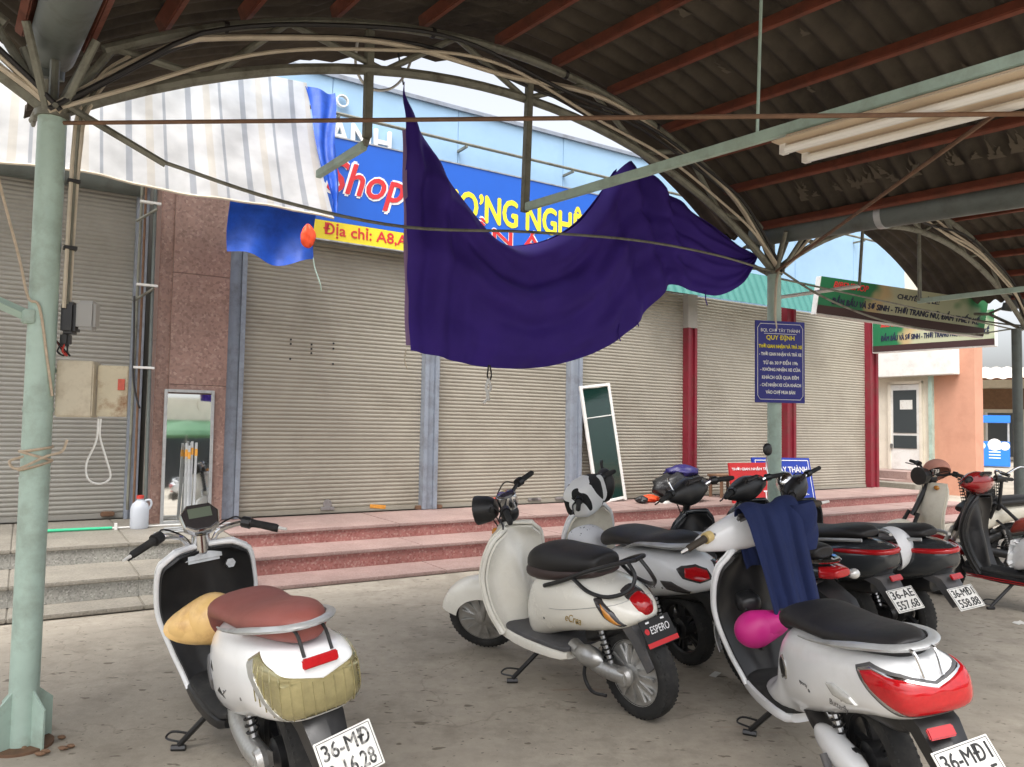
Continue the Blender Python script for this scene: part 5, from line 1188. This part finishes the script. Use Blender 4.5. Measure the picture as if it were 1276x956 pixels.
def check_nodes(m):
    n, l, b = N_(m); N = n.new
    tc = N('ShaderNodeTexCoord').outputs['Object']; sp = N('ShaderNodeSeparateXYZ'); l.new(tc, sp.inputs[0])
    v = N('ShaderNodeTexVoronoi'); v.inputs['Scale'].default_value = 55; l.new(tc, v.inputs['Vector'])
    mr = N('ShaderNodeMath'); mr.operation = 'LESS_THAN'; mr.inputs[1].default_value = .22; l.new(v.outputs['Distance'], mr.inputs[0])
    a = N('ShaderNodeMath'); a.operation = 'LESS_THAN'; a.inputs[1].default_value = .035; l.new(sp.outputs[2], a.inputs[0])
    k = N('ShaderNodeMath'); k.operation = 'MULTIPLY'; l.new(mr.outputs[0], k.inputs[0]); l.new(a.outputs[0], k.inputs[1])
    mx = N('ShaderNodeMix'); mx.data_type = 'RGBA'; l.new(k.outputs[0], mx.inputs[0]); mx.inputs[6].default_value = (.72, .73, .76, 1); mx.inputs[7].default_value = (.12, .13, .16, 1); l.new(mx.outputs[2], b.inputs['Base Color'])
check_nodes(MATS['helmet_check'])
helmet('pale grey checked helmet hanging inside the leg shield of the cow-print scooter', 'helmet_check', s3, (.84, .06, .635), (0, .9, .3), (-.9, .0, -.25), brim=.05)

for o in s3.children:
    if o.name not in before and o.name.split('.')[0] in MOVED: o.location.x += 0.08
# ---- 4: white scooter with red tail lamp at the right front
C4 = dict(ys=.86, body='white_gloss', inner='black_plastic', wb=1.30, R=.22, zbar=.92, steer=12, head='cowl', barm='chrome', grip='grip_dark', endm='white_paint', switchm='grip_cream', bw=.37, cowlw=.27,
    cowl=[(.74, .19, .29, .14), (.62, .19, .33, .175), (.50, .20, .43, .185), (.42, .23, .585, .19), (.32, .27, .645, .205), (.15, .33, .67, .215), (-.04, .40, .69, .205), (-.20, .45, .70, .185), (-.32, .485, .70, .17, 2.8), (-.41, .52, .685, .145, 3.0), (-.45, .55, .65, .11, 2.8)],
    seat=[(.48, .56, .62, .09), (.45, .58, .675, .13), (.36, .61, .705, .16), (.22, .635, .705, .165), (.05, .65, .71, .16), (-.12, .66, .735, .15), (-.26, .675, .755, .12), (-.35, .69, .75, .07)],
    shw=.215, shz=.84, tunnel=.07, wrap=.08, fz=.25, fw=.175, fx=(.50, 1.03), under='white_gloss', plate=['36-MĐ1', '103.05'], plate_at=(-.545, -.01, .415), plate_tilt=32, plate_roll=6, hang=[(-.26, .55), (-.42, .49), (-.52, .34)], reflector_at=(-.485, .03, .505), armm='black_plastic')
mat('grip_dark', lin(62, 54, 44), .7)
s4, i4 = scooter('white scooter with large red tail lamp parked at the right front', (1.41, 2.88), 4, C4, lean=-11)
wrap_lens(s4, 'lamp_bezel', [(104, .655), (128, .677), (158, .672), (180, .645), (202, .672), (232, .677), (256, .655), (236, .60), (208, .535), (152, .535), (124, .60)], i4, 'grey_plastic', .005, -.2)
wrap_lens(s4, 'bezel_trim', [(110, .653), (130, .671), (158, .666), (180, .639), (202, .666), (230, .671), (250, .653), (233, .603), (206, .541), (154, .541), (127, .603)], i4, 'chrome', .004, -.2, .003)
wrap_lens(s4, 'tail_lamp', [(117, .65), (133, .664), (158, .659), (180, .63), (202, .659), (227, .664), (243, .65), (229, .607), (203, .549), (157, .549), (131, .607)], i4, 'red_lens', .012, -.2, .005)
for s in (-1, 1): lens(s4, 'turn_signal', [(-.06, .545), (-.11, .555), (-.19, .535), (-.21, .51), (-.16, .498), (-.09, .51)], hug(i4, s), 'clear_lens', .012, .02, 8, side=s)
grab_wing(s4, 'silver_paint', [(.14, .195, .655), (.02, .198, .672), (-.14, .188, .70), (-.29, .15, .725), (-.385, .085, .735), (-.41, 0, .735)], .016, .86)
for s in (-1, 1): MB().tube(smooth_path([(-.34, s*.035, .72), (-.425, s*.035, .73), (-.455, s*.03, .66)], 4), .006, 6).build('luggage_hook', 'chrome', s4)
lens(s4, 'side_vent', [(.335+.04*math.cos(a*.785), .475+.052*math.sin(a*.785)) for a in range(8)], hug(i4, 1), 'chrome', .006, .02, 2, side=1)
lens(s4, 'vent_grille', [(.335+.03*math.cos(a*.785), .475+.04*math.sin(a*.785)) for a in range(8)], hug(i4, 1, .007), 'black_plastic', .003, .01, 2, side=1)
side_text(s4, 'Butterfly', 'grey_plastic', -.09, .465, hug(i4, 1)(-.09, .465)+.012, .11, .03, .25, 8)
side_text(s4, 'sporty', 'grey_plastic', .13, .475, hug(i4, 1)(.13, .475)+.003, .07, .018, .25)
MB().loft(dense([(.22, .20, .28, .03), (.12, .17, .29, .045), (0, .17, .27, .045), (-.08, .19, .25, .03)], 3, 2.5), 16).build('motor_cover', 'white_gloss', s4, 50, loc=(0, .115, -.0))
MB().tube([(.10, .17, .22), (.02, .18, .12)], .016, 8).build('foot_peg', 'grey_plastic', s4)
MB().loft(dense([(-.05, -.035, .035, .05), (0, -.05, .05, .055), (.03, -.045, .045, .05)], 3, 3), 14).build('glove_pocket', 'black_plastic', s4, 50, loc=(.88, .09, .60))
mat('helmet_pink', lin(196, 36, 126), .45)
helmet('bright pink helmet hanging behind the leg shield of the right front scooter', 'helmet_pink', s4, (.76, .12, .505), (0, -1, .1), (-.85, .2, .35), rx=.094, ry=.084, rz=.075, brim=.09)
# navy jacket over its handlebar
mat('navy_cloth', lin(20, 34, 76), .9, 0, .12, 6, bump=.2, bscale=180)
jk = thing('navy_jacket', 'navy blue jacket draped over the handlebar of the right front scooter', 'jacket', s4.location, s4.rotation_euler)
def jack(u, v):
    path = [(0, (.93, .74)), (.25, (.94, .96)), (.38, (.88, 1.045)), (.48, (.80, 1.02)), (.62, (.775, .90)), (1, (.755, .55))]
    x, z = (sm([(q, p) for q, p in path], v).x, sm([(q, p) for q, p in path], v).y)
    w0 = .125+.012*math.sin(v*5)
    y = -.075-w0*(2*u-1)-.03*max(0, v-.5)
    f = .016*math.sin(u*13+v*2)*max(.2, v)+.006*math.sin(u*29+1)
    return (x-f-.05*math.sin(math.pi*u)*max(0, v-.4), y, z+.02*math.sin(u*5)*(v > .9)+.012*math.sin(u*9))
MB().grid(jack, 44, 40, .008).build('body', 'navy_cloth', jk, 70)
def slv(u, v):
    a = 2*math.pi*u; y = -.20-.015*math.sin(v*4); z = 1.03-.22*v; r_ = .055*(1-.2*v)+.006*math.sin(a*3+v*9)
    return (.80+r_*math.cos(a)*.8, y-.02+r_*math.sin(a)*1.1, z)
MB().grid(slv, 24, 16).build('sleeve', 'navy_cloth', jk, 70)

# ---- 5, 6: two dark grey scooters side by side
def dark_scooter(label, rear, hd_, plate, steer, mirrors, extra):
    Cx = dict(body='grey_gloss', inner='black_plastic', wb=1.28, R=.235, wd=.055, zbar=.95, steer=steer, head='cowl', cowlm='black_plastic', barm='chrome', bw=.33, mirrors=mirrors,
        cowl=[(.60, .28, .48, .11), (.50, .30, .62, .16), (.34, .34, .66, .19), (.14, .40, .70, .20), (-.05, .45, .73, .195), (-.22, .49, .745, .17), (-.36, .54, .735, .12), (-.44, .60, .71, .06)],
        seat=[(.60, .62, .69, .08), (.55, .63, .73, .13), (.40, .66, .755, .16), (.20, .69, .77, .165), (.0, .72, .80, .155), (-.18, .745, .825, .12), (-.28, .76, .81, .07)],
        shw=.21, shz=.86, tunnel=.07, plate=plate, plate_at=(-.50, 0, .43), plate_tilt=38, hang=[(-.25, .55), (-.39, .51), (-.48, .38)], hangm='grey_plastic', reflector_at=(-.45, 0, .545), armm='black_plastic', under='black_plastic')
    Cx.update(extra); t, i = scooter(label, rear, hd_, Cx)
    f = radial(i, -.1); MB().tube([f(80+200*k/40, .70-.00022*abs(k-20)**1.5, .002) for k in range(41)], [.006+.011*math.sin(math.pi*k/40) for k in range(41)], 8).build('tail_strip', 'red_lens', t, 60)
    for s in (-1, 1): MB().tube(smooth_path([(.25, s*.188, .675), (.0, s*.19, .735), (-.2, s*.165, .76), (-.33, s*.11, .765)], 4), .011, 6).build('trim_line', 'silver_paint', t)
    return t, i
s5, i5 = dark_scooter('dark grey scooter with white helmet on its tail, left of the dark pair', (2.20, 5.02), 18, ['36-AE', '557.68'], 15, (0, 1), {})
s6, i6 = dark_scooter('dark grey scooter with fat black rear tyre, right of the dark pair', (2.60, 5.10), 18, ['36-MĐ1', '558.88'], 35, (0, 0), dict(cowlm='black_plastic'))
MB(i6['MS']).sphere((i6['xb']+.06, 0, i6['zb']+.06), (.07, .09, .085), 16, 10).build('headlight', 'chrome', s6)
mat('helmet_white', (.74, .75, .76), .35, coat=.3)
helmet('white helmet hung by its strap on the tail of the left dark grey scooter', 'helmet_white', s5, (-.22, -.225, .66), (-.6, 0, -.8), (-.2, -1, .1), brim=.03)
# ---- 7: black underbone bike between the white and grey scooters
C7 = dict(body='grey_gloss', inner='black_plastic', wb=1.24, R=.26, wd=.04, zbar=.97, steer=10, head='cowl', cowlm='black_plastic', barm='chrome', bw=.33, cowlw=.16,
    cowl=[(.60, .34, .46, .07), (.45, .38, .58, .11), (.20, .48, .66, .13), (-.05, .55, .70, .12), (-.25, .60, .70, .09), (-.38, .64, .69, .05)],
    seat=[(.58, .60, .66, .07), (.48, .62, .71, .11), (.30, .65, .74, .13), (.08, .68, .765, .135), (-.12, .70, .79, .12), (-.28, .72, .79, .07)],
    shw=.17, shz=.84, tunnel=.08, fz=.30, fw=.10, hang=[(-.22, .58), (-.40, .50), (-.50, .36)], mirrors=(0, 0), armm='black_plastic')
s7, i7 = scooter('black underbone motorbike with red tail lamp half hidden behind the white scooters', (1.66, 4.45), 22, C7)
wrap_lens(s7, 'tail_lamp', [(130, .69), (180, .695), (230, .69), (230, .64), (180, .625), (130, .64)], i7, 'red_lens', .02, -.25)
for s in (-1, 1):
    MB().tube(smooth_path([(.30, s*.10, .60), (.0, s*.125, .66), (-.25, s*.10, .70)], 4), .016, 8).build('side_trim', 'silver_paint', s7)
    MB().sphere((-.33, s*.15, .62), (.03, .035, .028), 10, 7).build('turn_signal', 'clear_lens', s7); MB().tube([(-.31, s*.05, .62), (-.33, s*.13, .62)], .009, 6).build('signal_stalk', 'black_plastic', s7)
grab_wing(s7, 'chrome', [(.10, .13, .67), (-.05, .14, .70), (-.2, .12, .715), (-.34, .06, .72), (-.37, 0, .72)], .013)
MB().tube(smooth_path([(.15, -.13, .26), (-.1, -.14, .28), (-.35, -.15, .36)], 4), .04, 12).build('muffler', 'steel', s7)
MB(i7['MS']).tube(smooth_path([(i7['xb']-.02, .13, .98), (i7['xb']-.0, .15, 1.06), (i7['xb']+.02, .14, 1.10)], 4), .007, 6).build('mirror_stalk', 'chrome', s7)
# ---- 8: red scooter at the right edge
C8 = dict(body='red_gloss', inner='black_plastic', wb=1.26, R=.24, wd=.042, zbar=.98, steer=-5, head='cowl', cowlm='red_gloss', barm='black_plastic', bw=.34, cowlw=.21,
    cowl=[(.62, .30, .52, .10), (.50, .34, .64, .15), (.30, .38, .68, .16), (.08, .46, .70, .15), (-.15, .54, .71, .13), (-.35, .60, .70, .07)],
    seat=[(.64, .60, .66, .08), (.58, .62, .73, .12), (.42, .66, .76, .15), (.20, .68, .765, .155), (-.02, .70, .79, .14), (-.22, .72, .80, .09)],
    seatm='seat_red', shw=.20, shz=.88, tunnel=.10, fendm='red_gloss', forkm='alloy', under='black_plastic', fz=.29, rimm='steel', armm='black_plastic', plate=['36-B2', '314.06'])
C8['body'] = 'black_plastic'
s8, i8 = scooter('red-headed scooter with red-brown seat standing at the right edge', (4.44, 5.72), 35, C8, lean=-2)
lens(s8, 'side_panel', [(.62, .56), (.50, .60), (.38, .50), (.34, .34), (.62, .32), (.66, .38)], hug(i8, 1), 'white_gloss', .012, .05, 8, side=1)
for z in (.25, .235): MB().tube([(.95, .155, z), (.52, .165, z-.01)], .005, 5).build('red_stripe', 'red_gloss', s8)
for dx in (-.08, .08): MB().tube([(.40, dx, .20), (.30+dx, dx*1.6, .01)], .012, 6).build('centre_stand_leg', 'rust_rod', s8)
# ---- 9: white and black motorbike behind it with a pink cap
C9 = dict(body='dull_cream', inner='black_plastic', wb=1.22, R=.26, wd=.04, zbar=1.0, steer=20, head='naked', barm='black_plastic', bw=.33,
    cowl=[(.60, .36, .50, .08), (.45, .40, .60, .11), (.20, .50, .68, .12), (-.05, .56, .71, .11), (-.30, .62, .71, .06)],
    seat=[(.56, .62, .68, .08), (.42, .65, .75, .12), (.20, .68, .77, .13), (-.05, .70, .79, .12), (-.25, .72, .79, .07)], shw=.19, shz=.90, wrap=.10, fz=.30, fw=.10, armm='black_plastic', mat='black_rubber', under='black_plastic')
s9, i9 = scooter('motorbike with pale leg shields and a pink cap on its handlebar beside the steps', (4.98, 7.72), 96, C9, lean=-4)
cp_ = thing('cloth_hat', 'dusty pink cloth cap hung on the handlebar of the pale motorbike', 'hat', wpt(s9, i9['MS'] @ Vector((i9['xb']-.03, .02, i9['zb']+.02))), (R(20), R(30), R(120)))
mat('pink_cloth', lin(196, 140, 122), .9, 0, .1, 8)
MB().rings(helmet_mesh(rx=.13, ry=.12, rz=.12, brim=.08)).build('crown', 'pink_cloth', cp_, 60)
# ---- 10: bicycle-like bike with basket at the right edge
bk = thing('basket_bicycle', 'dark bicycle with wire basket at the right edge behind the red scooter', 'bicycle', (5.25, 6.85, 0), (R(-3), 0, R(125)))
for x in (0, 1.02):
    MB().lathe([(.29, -.018), (.305, 0), (.29, .018), (.28, 0), (.29, -.018)], (x, 0, .305), 'y', 32).build('wheel', 'black_rubber', bk)
for a_, b_ in (((0, 0, .305), (.40, 0, .30)), ((.40, 0, .30), (.30, 0, .80)), ((.40, 0, .30), (.84, 0, .72)), ((0, 0, .305), (.33, 0, .68)), ((.84, 0, .66), (.80, 0, .98)), ((1.02, .05, .305), (.84, .05, .72)), ((1.02, -.05, .305), (.84, -.05, .72))): MB().tube([a_, b_], .017, 8).build('frame_tube', 'black_plastic', bk)
MB().loft(dense([(.15, .80, .84, .09), (.28, .80, .85, .07), (.42, .81, .84, .025)], 3, 2.3), 14).build('saddle', 'black_vinyl', bk)
hb_ = MB().tube(smooth_path([(.62, .28, 1.02), (.74, .26, 1.06), (.80, .1, 1.0), (.80, -.1, 1.0), (.74, -.26, 1.06), (.62, -.28, 1.02)], 4), .011, 8).build('handlebar', 'chrome', bk)
for s in (-1, 1): MB().tube([(.62, s*.28, 1.02), (.70, s*.268, 1.045)], .016, 8).build('grip', 'black_rubber', hb_)
mat('basket_mesh', (.03, .028, .025), .7)
bs = MB()
for k in range(9):
    f = k/8; z = .70+.24*f; w0 = .13+.03*f
    bs.tube([(.88, -w0, z), (1.12+.02*f, -w0, z), (1.12+.02*f, w0, z), (.88, w0, z), (.88, -w0, z)], .004, 4)
for k in range(8):
    y = -.13+.26*k/7; bs.tube([(1.13, y*1.2, .94), (1.12, y, .70), (.88, y, .70), (.88, y*1.2, .94)], .003, 4)
bs.build('basket', 'basket_mesh', bk)
MB().box((1.0, 0, .80), (.2, .22, .16)).build('basket_load', 'bag_black', bk, bevel=.03)
o = MB().grid(lambda u, v: ((u-.5)*.09+.01*v, (v-.5)*.06, .004+.012*u*v+.004*math.sin(u*6)), 6, 6, .001).build('paper_scrap', 'plate_white', None, 60, (3.76, 5.75, .0), .4); tag(o, 'scrap of white paper on the concrete near the right-hand bikes', 'litter')
o = MB().grid(lambda u, v: ((u-.5)*.08, (v-.5)*.04, .003+.006*u), 4, 4, .001).build('paper_scrap', 'plate_white', None, 60, (1.18, 4.45, .0), .9); tag(o, 'small pale scrap of paper between the cow-print and right front scooters', 'litter')
